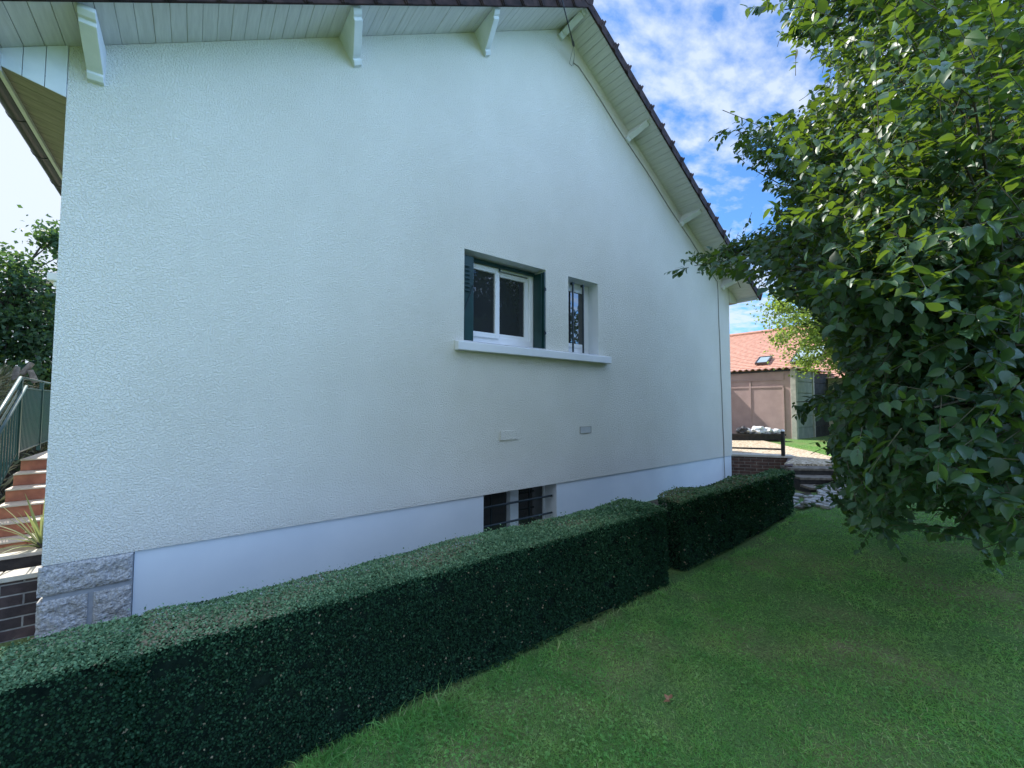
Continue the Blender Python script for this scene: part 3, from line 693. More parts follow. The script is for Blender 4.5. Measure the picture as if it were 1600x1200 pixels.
# the long bough reaching over to the eaves
NF = len(cl)
chains = [(CAM+ray(1085, 415)*4.25, CAM+ray(1270, 375)*3.9, 15, .05), (CAM+ray(1150, 203)*3.9, CAM+ray(1330, 285)*3.8, 9, .04), (CAM+ray(1172, 262)*3.9, CAM+ray(1320, 310)*3.8, 8, .04), (CAM+ray(1226, 15)*2.7, CAM+ray(1400, -20)*2.8, 9, .04), (CAM+ray(1238, 62)*2.7, CAM+ray(1400, 10)*2.8, 8, .04),
          (CAM+ray(1350, 818)*2.7, CAM+ray(1400, 640)*2.9, 9, .05), (CAM+ray(1320, 740)*2.9, CAM+ray(1400, 600)*3.2, 8, .05), (CAM+ray(1245, 628)*3.6, CAM+ray(1400, 615)*3.6, 7, .03), (CAM+ray(1570, 845)*2.0, CAM+ray(1640, 650)*2.4, 7, .06), (CAM+ray(1505, 818)*2.5, CAM+ray(1640, 730)*2.8, 7, .05)]
for a0, a1, n_, jj in chains:
    for q in np.linspace(0, 1, n_): cl = np.vstack([cl, np.array(a0)*(1-q)+np.array(a1)*q+rng.normal(size=3)*jj])
NF2 = len(cl)
for (px_, py_, dd) in [(1340, 790, 2.8), (1370, 770, 2.9), (1310, 700, 3.2), (1570, 600, 1.7), (1580, 700, 1.7), (1575, 780, 1.7), (1590, 480, 1.8), (1560, 560, 2.0), (1540, 520, 2.2), (1550, 820, 2.1), (1515, 800, 2.5), (1480, 520, 2.8), (1580, 400, 2.3)]:
    cl = np.vstack([cl, CAM+ray(px_, py_)*dd])
fringe = np.zeros(len(cl)); fringe[NF:NF2] = np.concatenate([np.linspace(.08, 1, c_[2]) for c_ in chains])
# sparser where the photograph shows daylight through the crown (upper left of it)
x_, y_, d_ = project(cl); keep = np.ones(len(cl), bool)
hi = (y_ < 330) & (x_ < 1430) & (d_ > 0); keep[hi] = rng.random(hi.sum()) < .9
keep |= fringe > 0; cl = cl[keep]; fringe = fringe[keep]
sP, sD = [], []
ns = 15
sF = []
for c_, fr_ in zip(cl, fringe):
    dep = (c_-CAM)@fw
    k_ = (int(2+8*fr_) if fr_ else ns) if dep > 2.4 else (int(1+4*fr_) if fr_ else 11)
    for _ in range(k_):
        b0 = c_+rng.normal(size=3)*((.20 if dep > 2.4 else .14) if not fr_ else .035)
        out_ = b0-np.array([5.8, -4.0, 2.6]); out_ /= np.linalg.norm(out_)+1e-6
        d = out_*.8+rng.normal(size=3)*.55+np.array([0, 0, .15]); d /= np.linalg.norm(d)
        sP.append(b0); sD.append(d); sF.append(fr_ > 0)
sP = np.array(sP); sD = np.array(sD); sF = np.array(sF); Ls = rng.uniform(.18, .40, len(sP))*np.where(sF, .62, 1)
tipP = sP+sD*Ls[:, None]; k_ = crown_ok(tipP) | sF | (rng.random(len(sP)) < .0); k_ &= ((tipP-CAM)@fw > 1.3) | ((tipP-CAM)@fw < 0); k_ &= (np.linalg.norm(tipP-CAM, axis=1) > 1.4)
sP, sD, Ls, sF = sP[k_], sD[k_], Ls[k_], sF[k_]
LP, LD, LU, LL_ = [], [], [], []; stV = []; stF = [[]]
nl = 9
sag = np.array([0, 0, -1.0])
for j in range(nl):
    f_ = (j+.6)/nl
    base_ = sP+sD*(Ls*f_)[:, None]+sag*(.10*f_*f_*Ls)[:, None]
    side_ = norm(np.cross(sD, rng.normal(size=sD.shape)))
    d = sD*.55+side_*.75+sag*.38+rng.normal(size=sD.shape)*.15
    n_ = rng.normal(size=sD.shape)*.45+np.array([-.15, -.1, .9])
    LP.append(base_); LD.append(d); LU.append(n_); LL_.append(rng.uniform(.045, .086, len(sP))*(1-.25*f_))
LP = np.vstack(LP); LD = np.vstack(LD); LU = np.vstack(LU); LL_ = np.concatenate(LL_)
print('tree leaves', len(LP), 'shoots', len(sP))
leaves('crown', LP, LD, LU, LL_, M['leaf'], tree, True, rng.uniform(.72, 1.08, len(LP)))
# stems of the shoots: thin three-sided tubes
def stems(name, P, D, L, r, mat, parent, sagk=.10):
    n = len(P); S = norm(np.cross(D, np.array([0, 0, 1.0])+rng.normal(size=D.shape)*.01)); Tn = np.cross(S, D)
    V = []
    for q in (0, .5, 1):
        c_ = P+D*(L*q)[:, None]+sag*(sagk*q*q*L)[:, None]; rr = r*(1-.7*q)
        for a in range(3): V.append(c_+rr*(math.cos(a*2.094)*S+math.sin(a*2.094)*Tn))
    V = np.stack(V, 1); off = (np.arange(n)*9)[:, None, None]
    Q = np.array([(s*3+a, s*3+(a+1) % 3, (s+1)*3+(a+1) % 3, (s+1)*3+a) for s in (0, 1) for a in range(3)])
    return mesh_obj(name, V.reshape(-1, 3), [(Q[None]+off).reshape(-1, 4)], mat, parent, True)
bk_ = np.where(sF, .0, .04); stems('shoot_stem', sP-sD*bk_[:, None], sD, Ls+bk_, .0028, M['twig'], tree)
tk = MB(); base_t = Vector((6.4, -4.3, .1)); forks = [Vector((6.3, -4.25, 1.2)), Vector((6.1, -4.1, 2.1))]
tk.tube([base_t, base_t.lerp(forks[0], .5)+Vector((.05, 0, 0)), forks[0], forks[1], Vector((5.8, -3.95, 3.1)), Vector((5.5, -3.8, 4.1)), Vector((5.3, -3.7, 5.1))], [.18, .14, .12, .10, .08, .05, .02], 12)
tk.build('trunk', M['bark'], tree, 0, True)
lb = MB(); targets = []
for _ in range(20):
    c_ = cl[rng.integers(len(cl))]; targets.append(Vector((c_+np.array([5.6, -3.9, 2.9])*.35)/1.35))
targets += [Vector(CAM+ray(1300, 372)*3.9), Vector((3.6, -3.9, 2.4)), Vector((3.2, -4.1, 1.9)), Vector((4.4, -3.1, 1.7))]
limbpts = []
for tg in targets:
    s0 = forks[0].lerp(Vector((5.5, -3.8, 4.1)), random.random()*.8)
    pts = []
    mid = s0.lerp(tg, .5)+Vector((random.uniform(-.3, .3), random.uniform(-.3, .3), random.uniform(.05, .4)))
    for q in np.linspace(0, 1, 9):
        p_ = s0*(1-q)**2+mid*2*q*(1-q)+tg*q*q; pts.append(p_+Vector(rng.normal(size=3)*.03*(q*(1-q)*4)))
    lb.tube(pts, [.036*(1-q)+.004 for q in np.linspace(0, 1, 9)], 7); limbpts += pts[2:]
lb.build('limb', M['bark'], tree, 0, True)
la = np.array([list(p) for p in limbpts]); tw = MB()
for c_ in cl[fringe == 0][::2]:
    j = np.argmin(((la-c_)**2).sum(1)); a_ = Vector(la[j]); b_ = Vector(c_)
    if (a_-b_).length > 1.3: continue
    mx_, my_, md_ = project(np.array(a_.lerp(b_, .5))[None]); ax_, ay_, ad_ = project(la[j][None])
    if md_[0] > 0 and not (in_poly(mx_-20, my_, SIL)[0] and in_poly(ax_-20, ay_, SIL)[0]): continue
    m_ = a_.lerp(b_, .5)+Vector(rng.normal(size=3)*.08)
    tw.tube([a_, m_, b_], [.011, .007, .004], 5, False)
for a0, a1, n_, jj in chains:
    a0 = np.array(a0); a1 = np.array(a1); ex_ = a1+(a1-a0)*.5
    tw.tube([a0, (a0*2+a1)/3+rng.normal(size=3)*.03, (a0+2*a1)/3, a1, ex_], [.003, .005, .007, .009, .012], 6, False)
mesh_obj('branch', tw.V, tw.F, M['bark'], tree, True)
lc = MB(); pp = [CAM+ray(*q[:2])*q[2] for q in [(1680, 600, 1.75), (1600, 616, 1.95), (1560, 628, 2.1), (1520, 637, 2.25), (1485, 650, 2.4), (1455, 664, 2.5)]]
lc.tube(pp, [.014, .012, .011, .009, .007, .005], 8); a_ = pp[2]; lc.tube([pp[2], pp[2]+np.array([0, 0, -.05]), pp[2]+np.array([.01, .0, -.10])], [.006, .005, .004], 6)
lc.build('bare_branch', M['lichen'], tree, 0, True)['label'] = 'yellow lichen covered bare branch'
dl = CAM+ray(1400, 392)*2.2; n_ = 26; tq = rng.random(n_)
leaves('dead_leaf_clump', dl+np.stack([rng.normal(size=n_)*.018, rng.normal(size=n_)*.018, -tq*.20], 1), rng.normal(size=(n_, 3))*.6+np.array([0, 0, -1]), rng.normal(size=(n_, 3)), rng.uniform(.04, .06, n_), M['dead'], tree, True)
rebase(tree, (6.4, -4.3, .1)); tag(tree, 'large leafy fruit tree with dark green oval leaves filling the right side', 'tree')

# ------------------------------------------------------------------ other trees
def blob_tree(name, base, crown_blobs, trunk_pts, trunk_r, nleaf, lsize, mat, label, group=None, barkm='bark', clump=.35, ncl=140):
    root = empty(name, base); C_ = []
    tot = sum(b[1][0]*b[1][1]+b[1][2]*b[1][0] for b in crown_blobs)
    for c_, r_ in crown_blobs:
        n_ = max(6, int(ncl*(r_[0]*r_[1]+r_[2]*r_[0])/tot)); q = norm(rng.normal(size=(n_, 3)))*(rng.random((n_, 1))**.33)
        C_.append(np.array(c_)+q*np.array(r_))
    C_ = np.vstack(C_); per = nleaf//len(C_)
    sz = clump*rng.uniform(.5, 1.25, len(C_))
    P = (C_[:, None]+rng.normal(size=(len(C_), per, 3))*sz[:, None, None]*np.array([.6, .6, .42])).reshape(-1, 3)
    D = rng.normal(size=P.shape)+np.array([0, 0, -.4]); U = rng.normal(size=P.shape)*.6+np.array([0, 0, .8])
    leaves('crown', P, D, U, rng.uniform(.7, 1.2, len(P))*lsize, mat, root, False, 1.2, None, False)
    tk = MB(); tk.tube(trunk_pts, trunk_r, 9); tk.build('trunk', M[barkm], root, 0, True)
    lb = MB(); top = Vector(trunk_pts[-1]); low = Vector(trunk_pts[len(trunk_pts)//2])
    for c_ in C_[::3]:
        s0 = low.lerp(top, random.random()); e_ = Vector(c_); m_ = s0.lerp(e_, .55)+Vector((0, 0, .12*(e_-s0).length))
        lb.tube([s0, m_, e_], [trunk_r[-1]*.8, trunk_r[-1]*.4, .008], 5, False)
    mesh_obj('limb', lb.V, lb.F, M[barkm], root, True)
    rebase(root, base); tag(root, label, 'tree', group); return root
blob_tree('cherry_tree', (14.9, -1.7, .45), [((13.3, -.2, 3.85), (1.35, 1.0, 1.0)), ((14.4, -.6, 3.6), (1.7, 1.5, 1.4)), ((12.9, .1, 4.2), (.8, .7, .7)), ((15.4, -1.8, 3.8), (2.0, 1.6, 1.8)), ((13.6, -.3, 3.0), (.7, .7, .5))],
          [(14.9, -1.7, .4), (14.8, -1.6, 1.5), (14.6, -1.4, 2.6), (14.4, -1.0, 3.6)], [.15, .12, .10, .05], 26000, .085, M['leaf2'],
          'sunlit yellow green tree behind the big tree, in front of the red roof', None, 'bark', .34, 230)
blob_tree('garden_tree', (-5.2, 13, .8), [((-3.1, 13, 4.7), (1.3, 1.3, 1.9)), ((-4.5, 13, 4.1), (1.5, 1.4, 1.8)), ((-6.2, 13.3, 3.6), (1.6, 1.5, 1.8)), ((-2.6, 13.5, 3.0), (1.2, 1.2, 1.5)), ((-3.6, 12.6, 2.5), (1.9, 1.2, 1.2))],
          [(-5.0, 13, .8), (-4.8, 13, 2.4), (-4.3, 13, 3.8), (-3.8, 13, 5.2)], [.2, .15, .11, .05], 26000, .13, M['leaf3'],
          'dark leafy tree beyond the green railing at the left edge', None, 'bark', .5, 190)
blob_tree('background_tree', (18, -7, .4), [((18, -7, 3.2), (3.2, 3.2, 2.8)), ((19, -4.2, 2.6), (2.2, 2.0, 2.2))], [(18, -7, .3), (18, -7, 1.5), (18, -7, 3)], [.2, .15, .1], 16000, .17, M['leaf3'],
          'dark green tree in the far background behind the large fruit tree', None, 'bark', .8, 120)
blob_tree('background_tree', (16, -12, .3), [((16, -12, 3.6), (3.4, 3.4, 3.2))], [(16, -12, .2), (16, -12, 2), (16, -12, 3.5)], [.2, .15, .1], 12000, .2, M['leaf3'],
          'dark green tree hidden behind the right edge of the fruit tree', None, 'bark', .9, 90)
for q, (cc, rr_, lab_) in enumerate([((12.0, -13.5, 3.9), (3.0, 2.4, 3.2), 'loose dark tree behind the viewer, mirrored in the left window panes')]):
    blob_tree('neighbour_tree', (cc[0], cc[1], 0), [(cc, rr_)], [(cc[0], cc[1], 0), (cc[0], cc[1], 2), (cc[0], cc[1], 4)], [.25, .2, .12], 4200, .22, M['leaf3'], lab_, None, 'bark', .7, 60)

# ------------------------------------------------------------------ hedges
from mathutils import noise as mnz
def hedge(label, x0, x1, yf, yb, zt, dens, seed, tilt=0, endround=.04):
    root = empty('clipped_hedge', ((x0+x1)/2, (yf+yb)/2, 0)); rg = np.random.default_rng(seed)
    def surf(x, y, z):
        return .034*mnz.noise(Vector((x*2.3, y*2.3, z*2.3+seed)))+.014*mnz.noise(Vector((x*7, y*7, z*7+seed)))
    g0 = float(ground((x0+x1)/2, yf))
    # core: rounded box grid
    def shell(u, v, face):
        pass
    L_ = x1-x0; Wd = yb-yf; items = []
    def samp(n, kind):
        if kind == 'top': X_ = rg.uniform(x0, x1, n); Y_ = rg.uniform(yf, yb, n); Z_ = np.full(n, zt); Nn = np.tile([0, 0, 1.0], (n, 1))
        elif kind == 'front': X_ = rg.uniform(x0, x1, n); Z_ = rg.uniform(0, 1, n); Y_ = np.full(n, yf); Nn = np.tile([0, -1.0, 0], (n, 1))
        elif kind == 'back': X_ = rg.uniform(x0, x1, n); Z_ = rg.uniform(0, 1, n); Y_ = np.full(n, yb); Nn = np.tile([0, 1.0, 0], (n, 1))
        elif kind == 'left': X_ = np.full(n, x0); Z_ = rg.uniform(0, 1, n); Y_ = rg.uniform(yf, yb, n); Nn = np.tile([-1.0, 0, 0], (n, 1))
        else: X_ = np.full(n, x1); Z_ = rg.uniform(0, 1, n); Y_ = rg.uniform(yf, yb, n); Nn = np.tile([1.0, 0, 0], (n, 1))
        if kind != 'top':
            gz_ = ground(X_, Y_); Z_ = gz_+.01+Z_*(zt-gz_)
        return np.stack([X_, Y_, Z_], 1), Nn
    hgt = zt-g0
    Ps, Ns = [], []
    for kind, area in (('top', L_*Wd*1.9), ('front', L_*hgt), ('back', L_*hgt*.35), ('left', Wd*hgt), ('right', Wd*hgt)):
        p_, n_ = samp(int(area*dens), kind); Ps.append(p_); Ns.append(n_)
    P = np.vstack(Ps); Nn = np.vstack(Ns)
    # thin with distance from the camera
    dist = np.linalg.norm(P-CAM, axis=1); kp = rg.random(len(P)) < np.clip((2.9/dist)**1.25, .22, 1); P = P[kp]; Nn = Nn[kp]; dist = dist[kp]
    # round the upper edges
    cxy = np.array([(x0+x1)/2, (yf+yb)/2]); r_ = endround
    for ax, lo, hi_ in ((0, x0, x1), (1, yf, yb)):
        r_ = .11 if ax == 0 else endround
        for edge, sgn in ((lo, -1), (hi_, 1)):
            de = np.abs(P[:, ax]-edge); dt = zt-P[:, 2]
            isT = (de < r_) & (dt < r_)
            a_ = (r_-de[isT]); c_ = (r_-dt[isT]); ln = np.maximum(np.sqrt(a_**2+c_**2), 1e-6); over = np.maximum(0, ln-r_)
            P[isT, ax] -= sgn*over*a_/ln; P[isT, 2] -= over*c_/ln
            Nn[isT, ax] += sgn*a_/r_; Nn[isT, 2] += c_/r_*.8
    r_ = .10
    for sx, s1 in ((x0, -1), (x1, 1)):
        for sy, s2 in ((yf, -1), (yb, 1)):
            dx = np.abs(P[:, 0]-sx); dy = np.abs(P[:, 1]-sy); i_ = (dx < r_) & (dy < r_)
            a_ = r_-dx[i_]; c_ = r_-dy[i_]; ln = np.maximum(np.sqrt(a_**2+c_**2), 1e-6); over = np.maximum(0, ln-r_)
            P[i_, 0] -= s1*over*a_/ln; P[i_, 1] -= s2*over*c_/ln
    Nn = norm(Nn)
    dsp = np.array([surf(*p) for p in P]); gap = np.array([mnz.noise(Vector(p*11)) for p in P])
    inward = rg.exponential(.010, len(P)); inward = np.minimum(inward, .05); inward[Nn[:, 2] > .6] *= .45
    P = P+Nn*(dsp-inward)[:, None]
    kp = (rg.random(len(P)) > np.clip((gap-.22)*2.5, 0, .93)) | (Nn[:, 2] > .6); P = P[kp]; Nn = Nn[kp]; dist = dist[kp]; inward = inward[kp]; dsp = dsp[kp]
    spr = (rg.random(len(P)) < .02) & (Nn[:, 2] > .3); P[spr] += Nn[spr]*rg.uniform(.005, .035, (spr.sum(), 1))
    D = Nn*.5+rg.normal(size=P.shape)*.65; U = Nn*.75+rg.normal(size=P.shape)*.5+np.array([0, 0, .25]); tp_ = Nn[:, 2] > .6; D[tp_] = rg.normal(size=(tp_.sum(), 3))*np.array([.8, .8, .45])+np.array([0, 0, .25]); U[tp_] += np.array([0, 0, .7])
    L = rg.uniform(.007, .0135, len(P))*np.clip(dist/2.6, 1, 2.2)
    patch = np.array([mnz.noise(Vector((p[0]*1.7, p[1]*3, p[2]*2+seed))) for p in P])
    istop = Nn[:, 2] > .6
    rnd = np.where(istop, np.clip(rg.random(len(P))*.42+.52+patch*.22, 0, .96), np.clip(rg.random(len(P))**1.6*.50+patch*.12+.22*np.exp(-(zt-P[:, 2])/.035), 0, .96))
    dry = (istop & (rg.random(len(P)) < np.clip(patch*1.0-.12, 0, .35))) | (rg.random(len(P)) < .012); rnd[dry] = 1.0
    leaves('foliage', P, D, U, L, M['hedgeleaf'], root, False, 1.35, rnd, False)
    print('hedge', len(P))
    # woody inside
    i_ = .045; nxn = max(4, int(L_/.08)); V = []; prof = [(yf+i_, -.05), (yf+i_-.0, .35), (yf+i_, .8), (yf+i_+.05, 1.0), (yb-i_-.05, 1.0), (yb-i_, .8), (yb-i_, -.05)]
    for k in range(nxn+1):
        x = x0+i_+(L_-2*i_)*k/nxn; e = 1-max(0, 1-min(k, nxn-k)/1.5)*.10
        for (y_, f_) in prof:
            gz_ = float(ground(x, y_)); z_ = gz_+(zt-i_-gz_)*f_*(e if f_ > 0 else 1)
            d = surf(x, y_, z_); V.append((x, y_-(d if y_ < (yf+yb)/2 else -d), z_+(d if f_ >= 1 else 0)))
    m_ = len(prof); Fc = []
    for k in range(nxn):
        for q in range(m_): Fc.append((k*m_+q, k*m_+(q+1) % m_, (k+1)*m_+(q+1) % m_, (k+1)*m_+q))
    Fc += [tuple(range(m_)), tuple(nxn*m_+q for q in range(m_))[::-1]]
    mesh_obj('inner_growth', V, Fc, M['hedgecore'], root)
    rebase(root, ((x0+x1)/2, (yf+yb)/2, g0)); tag(root, label, 'hedge', 'clipped hedges along the foot of the house wall'); return root
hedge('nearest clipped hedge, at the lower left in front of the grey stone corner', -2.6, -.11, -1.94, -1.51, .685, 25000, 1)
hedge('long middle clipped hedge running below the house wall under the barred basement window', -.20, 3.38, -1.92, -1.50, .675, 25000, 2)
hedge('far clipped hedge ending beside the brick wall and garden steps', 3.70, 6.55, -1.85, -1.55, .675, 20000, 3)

# ------------------------------------------------------------------ grass blades
n = 620000
ang = rng.uniform(-.95, .95, n)+0; rr = 1.35*(14/1.35)**(rng.random(n)**.78)
a_w = YAW+ang
gx_ = CAM[0]+np.sin(a_w)*rr; gy_ = CAM[1]+np.cos(a_w)*rr
ok = (gy_ < -1.93+.0*gx_) | ((gx_ > 6.65) & (gy_ < -1.75)) | ((gx_ > 10.5) & (gy_ > -1.9))
ok &= gx_ < 14.8
ok &= ~in_poly(gx_, gy_, GRAVEL)
ok &= ~in_poly(gx_, gy_, [(6.5, -1.6), (6.55, -2.0), (7.2, -2.0), (9.2, -1.95), (9.9, -1.6), (9.2, -.6), (6.5, -.6)])
edge = gy_ > -2.06+.03*np.sin(gx_*9)
worn = np.array([max(mnz.noise(Vector((x*.9, y*1.4, 3.3))), mnz.noise(Vector((x*2.6, y*3.4, 8.3)))*.95) for x, y in zip(gx_, gy_)])
strip_ = np.exp(-np.maximum(0, -1.95-gy_)/.09)*(gx_ < 6.7)*(np.array([mnz.noise(Vector((x*1.9, y*2.0, 5.1))) for x, y in zip(gx_, gy_)])+.25)
ok &= rng.random(n) > np.clip(np.maximum((worn-.20)*2.8, strip_*1.6), 0, .88)
gx_, gy_, rr, worn = gx_[ok], gy_[ok], rr[ok], worn[ok]; n = len(gx_); print('blades', n)
gz_ = ground(gx_, gy_); P = np.stack([gx_, gy_, gz_-.002], 1)
hb = rng.uniform(.008, .022, n)*(1+rng.random(n)**6*1.6)*(1+np.clip(np.array([mnz.noise(Vector((x*5, y*5, 1.7))) for x, y in zip(gx_, gy_)]), -.4, .6)*.9); near_h = np.exp(-((gy_+1.98)/.10)**2)*(gx_ < 6.6); hb *= 1+near_h*1.2
wd = .0016+.0006*rr
D = np.stack([rng.normal(size=n)*1.1, rng.normal(size=n)*1.1, np.ones(n)], 1); D = norm(D); S = norm(np.cross(D, rng.normal(size=(n, 3))))
mid = P+D*(hb*.6)[:, None]; tip = P+D*hb[:, None]+np.stack([rng.normal(size=n), rng.normal(size=n), -.2*np.ones(n)], 1)*(hb*.28)[:, None]
V = np.stack([P-S*wd[:, None]*.5, P+S*wd[:, None]*.5, mid+S*wd[:, None]*.45, mid-S*wd[:, None]*.45, tip], 1).reshape(-1, 3)
o_ = (np.arange(n)*5)[:, None]
rb_ = np.clip(rng.random(n)*.9+worn*.25, 0, .97); rb_[rng.random(n) < .03] = 1
gr = mesh_obj('grass', V, [o_+np.array([[0, 1, 2, 3]]), o_+np.array([[3, 2, 4]])], M['blade'], None, True, np.repeat(rb_, 5))
tag(gr, 'short mown green grass covering the garden lawn', 'grass', kind='stuff')
# clover leaves and a few dry bits lying in the lawn
n = 9000; rr = 1.5*(6.5/1.5)**rng.random(n); a_w = YAW+rng.uniform(-.6, .95, n); cx_ = CAM[0]+np.sin(a_w)*rr; cy_ = CAM[1]+np.cos(a_w)*rr
cn = np.array([mnz.noise(Vector((x*1.6, y*1.6, 9.1))) for x, y in zip(cx_, cy_)]); ok = (cy_ < -2.02) & (cn > .02); cx_, cy_ = cx_[ok], cy_[ok]; n = len(cx_)
P = np.stack([cx_, cy_, ground(cx_, cy_)+.022], 1); P = np.repeat(P, 3, 0); a0 = np.repeat(rng.uniform(0, 6.28, n), 3)+np.tile([0, 2.09, 4.18], n)
D = np.stack([np.cos(a0), np.sin(a0), rng.normal(size=3*n)*.15], 1); U = np.tile([0, 0, 1.0], (3*n, 1))+rng.normal(size=(3*n, 3))*.2
cv = leaves('clover', P, D, U, rng.uniform(.007, .012, 3*n), M['blade'], None, False, 1.6, rng.random(3*n)*.5, False)
tag(cv, 'small clover leaves growing through the mown lawn', 'clover', kind='stuff')
for k, (px_, py_) in enumerate([(1046, 1093)]):
    r_ = ray(px_, py_); p_ = CAM+r_*(-1.56/r_[2])
    n_ = 3; o = leaves('fallen_leaf', np.tile(p_, (n_, 1))+rng.normal(size=(n_, 3))*.004, np.array([[1, .2, .3], [.2, 1, .5], [-.7, .6, .2]]), rng.normal(size=(n_, 3))*.4+np.array([0, 0, 1]), np.full(n_, .035), M['dead'], None, True)
    tag(o, 'small curled brown leaf lying on the lawn', 'leaf')

# ------------------------------------------------------------------ right background: steps, brick wall, rail
sw = empty('garden_wall', (9.4, -.4, .2))
A = Vector((9.05, .10, 0)); B = Vector((9.72, -.80, 0)); d = (B-A).normalized(); nrm = Vector((-d.y, d.x, 0))
if nrm.dot(Vector((-1, -1, 0))) < 0: nrm = -nrm
def oriented(o_, ex):
    ey = Vector((-ex.y, ex.x, 0)); return Matrix(((ex.x, ey.x, 0, o_.x), (ex.y, ey.y, 0, o_.y), (0, 0, 1, o_.z), (0, 0, 0, 1)))
MW = oriented(A, d); LW = (B-A).length
b_ = MB(); b_.box(-.35, LW-.12, 0, .22, -.1, .49, MW); b_.box(LW-.12, LW, -.012, .26, -.1, .49, MW)
angw = math.atan2(d.y, d.x)
mB = brickmat('red_brown_brick', (.10, .055, .045), (.17, .095, .075), (.26, .24, .21), (math.radians(-90), 0, 0))
# rotate the brick pattern with the wall
mB.node_tree.nodes['Mapping'].inputs['Rotation'].default_value = (math.radians(-90), 0, 0)
tcn = mB.node_tree.nodes.new('ShaderNodeTexCoord'); mB.node_tree.links.new(tcn.outputs['Object'], mB.node_tree.nodes['Mapping'].inputs[0])
bo_ = b_.build('brickwork', mB, sw, .004)
# object space = wall frame, so rows and joints follow the wall
inv = MW.inverted(); bo_.data.transform(inv); bo_.matrix_world = MW
rw = oriented(Vector((8.45, -1.17, 0)), (B-Vector((8.45, -1.17, 0))).normalized()); b_ = MB(); b_.box(0, (B-Vector((8.45, -1.17, 0))).length-.03, -.02, .10, -.1, .50, rw); b_.build('return_wall', M['brick'], sw, .004)
b_ = MB(); b_.box(-.35, LW+.03, -.035, .28, .492, .535, MW); b_.build('coping', M['coping'], sw, .006)
bo_.location = bo_.location
rebase(sw, (9.4, -.4, .2)); tag(sw, 'low red brown brick wall with a pale coping beyond the far hedge', 'wall')
fr = empty('post_and_rail', (9.6, -.7, .53))
pb_ = Vector((9.585, -.655, .535))
b_ = MB(); b_.box(-.03, .03, -.03, .03, .0, .50, Matrix.Translation(pb_)); b_.build('post', M['timber'], fr, .004)
b_ = MB(); b_.tube([(pb_.x, pb_.y, 1.035), (pb_.x, pb_.y, 1.06), (pb_.x, pb_.y, 1.072)], [.040, .036, .012], 12); b_.build('post_cap', M['pvc'], fr)
b_ = MB(); e1 = pb_+Vector((-.86, 1.23, .0)); b_.tube([(pb_.x, pb_.y, .665), (e1.x, e1.y, .665)], .018, 6); b_.build('rail', M['timber'], fr)
b_ = MB(); b_.box(e1.x-.03, e1.x+.03, e1.y-.03, e1.y+.03, .50, 1.035); b_.build('post', M['timber'], fr, .004)
rebase(fr, (9.585, -.655, .535)); tag(fr, 'black post with white cap and low dark rail on the brick wall', 'fence')
# garden steps
stp = empty('garden_steps', (8.6, -1.4, .2))
d_ = Vector((.74, -.672, 0)).normalized(); ey = Vector((.672, .74, 0)).normalized()
o_ = Vector((8.40, -1.22, 0))
def stepM(off, z): p_ = o_+ey*off; return Matrix(((d_.x, ey.x, 0, p_.x), (d_.y, ey.y, 0, p_.y), (0, 0, 1, z), (0, 0, 0, 1)))
for k in range(4):
    zt = .47-.115*k; off = -.27*k
    s_ = MB(); s_.box(-.05, .84, off, off+(.32 if k == 0 else .30), -.2, zt-.045, stepM(0, 0)); s_.build('riser', M['timber'], stp, .005)
    s_ = MB(); s_.box(-.06, .85, off-.02, off+(.30 if k == 0 else .26), zt-.043, zt, stepM(0, 0)); s_.build('tread', M['sleeper'], stp, .008)
rebase(stp, (8.6, -1.4, .2)); tag(stp, 'weathered sleeper steps climbing to the gravel drive', 'steps')
def stone_mesh(seed, s=(1, 1, 1)):
    bm = bmesh.new(); bmesh.ops.create_icosphere(bm, subdivisions=3, radius=1)
    for v in bm.verts:
        q = v.co.copy(); f = 1+.35*mnz.noise(q*1.1+Vector((seed*5.1, 0, 0)))+.12*mnz.noise(q*3.2+Vector((0, seed*3, 0)))
        v.co = Vector((q.x*f*s[0], q.y*f*s[1], max(-.4, min(.62, q.z*f))*s[2]))
    return bm
k = 0
stones = []
for row in range(4):
    for q in range(20):
        f = (q+.5*(row % 2))/19.5; p0 = Vector((6.75, -1.98)).lerp(Vector((9.15, -1.90)), f); off = (row-1.5)*.115*(1-.2*f)
        x = p0.x+rng.normal()*.02+.04; y = p0.y+off+.02+rng.normal()*.02
        bm = stone_mesh(k+2, (rng.uniform(.045, .078), rng.uniform(.045, .07), rng.uniform(.035, .06)))
        me = bpy.data.meshes.new('edging_stone'); bm.to_mesh(me); bm.free(); me.materials.append(M['rubble']); me.polygons.foreach_set('use_smooth', [True]*len(me.polygons))
        ob = bpy.data.objects.new('edging_stone', me); COL.objects.link(ob); ob.location = (x, y, float(ground(x, y))+.02+.22*max(0, f-.35)*0); ob.rotation_euler = (0, 0, rng.uniform(0, 6))
        tag(ob, 'pale rounded edging stone in the row beside the garden steps', 'stone', 'pale edging stones beside the garden steps'); k += 1
# rubble on the path foot between hedge and stones
for q in range(12):
    x = rng.uniform(6.75, 7.7); y = rng.uniform(-1.85, -1.4); bm = stone_mesh(k+2, (rng.uniform(.05, .09), rng.uniform(.05, .08), .04)); k += 1
    me = bpy.data.meshes.new('path_stone'); bm.to_mesh(me); bm.free(); me.materials.append(M['paving']); me.polygons.foreach_set('use_smooth', [True]*len(me.polygons))
    ob = bpy.data.objects.new('path_stone', me); COL.objects.link(ob); ob.location = (x, y, float(ground(x, y))+.015); ob.rotation_euler = (0, 0, rng.uniform(0, 6))
    tag(ob, 'small grey stone on the path at the foot of the garden steps', 'stone', 'small grey path stones at the foot of the steps')
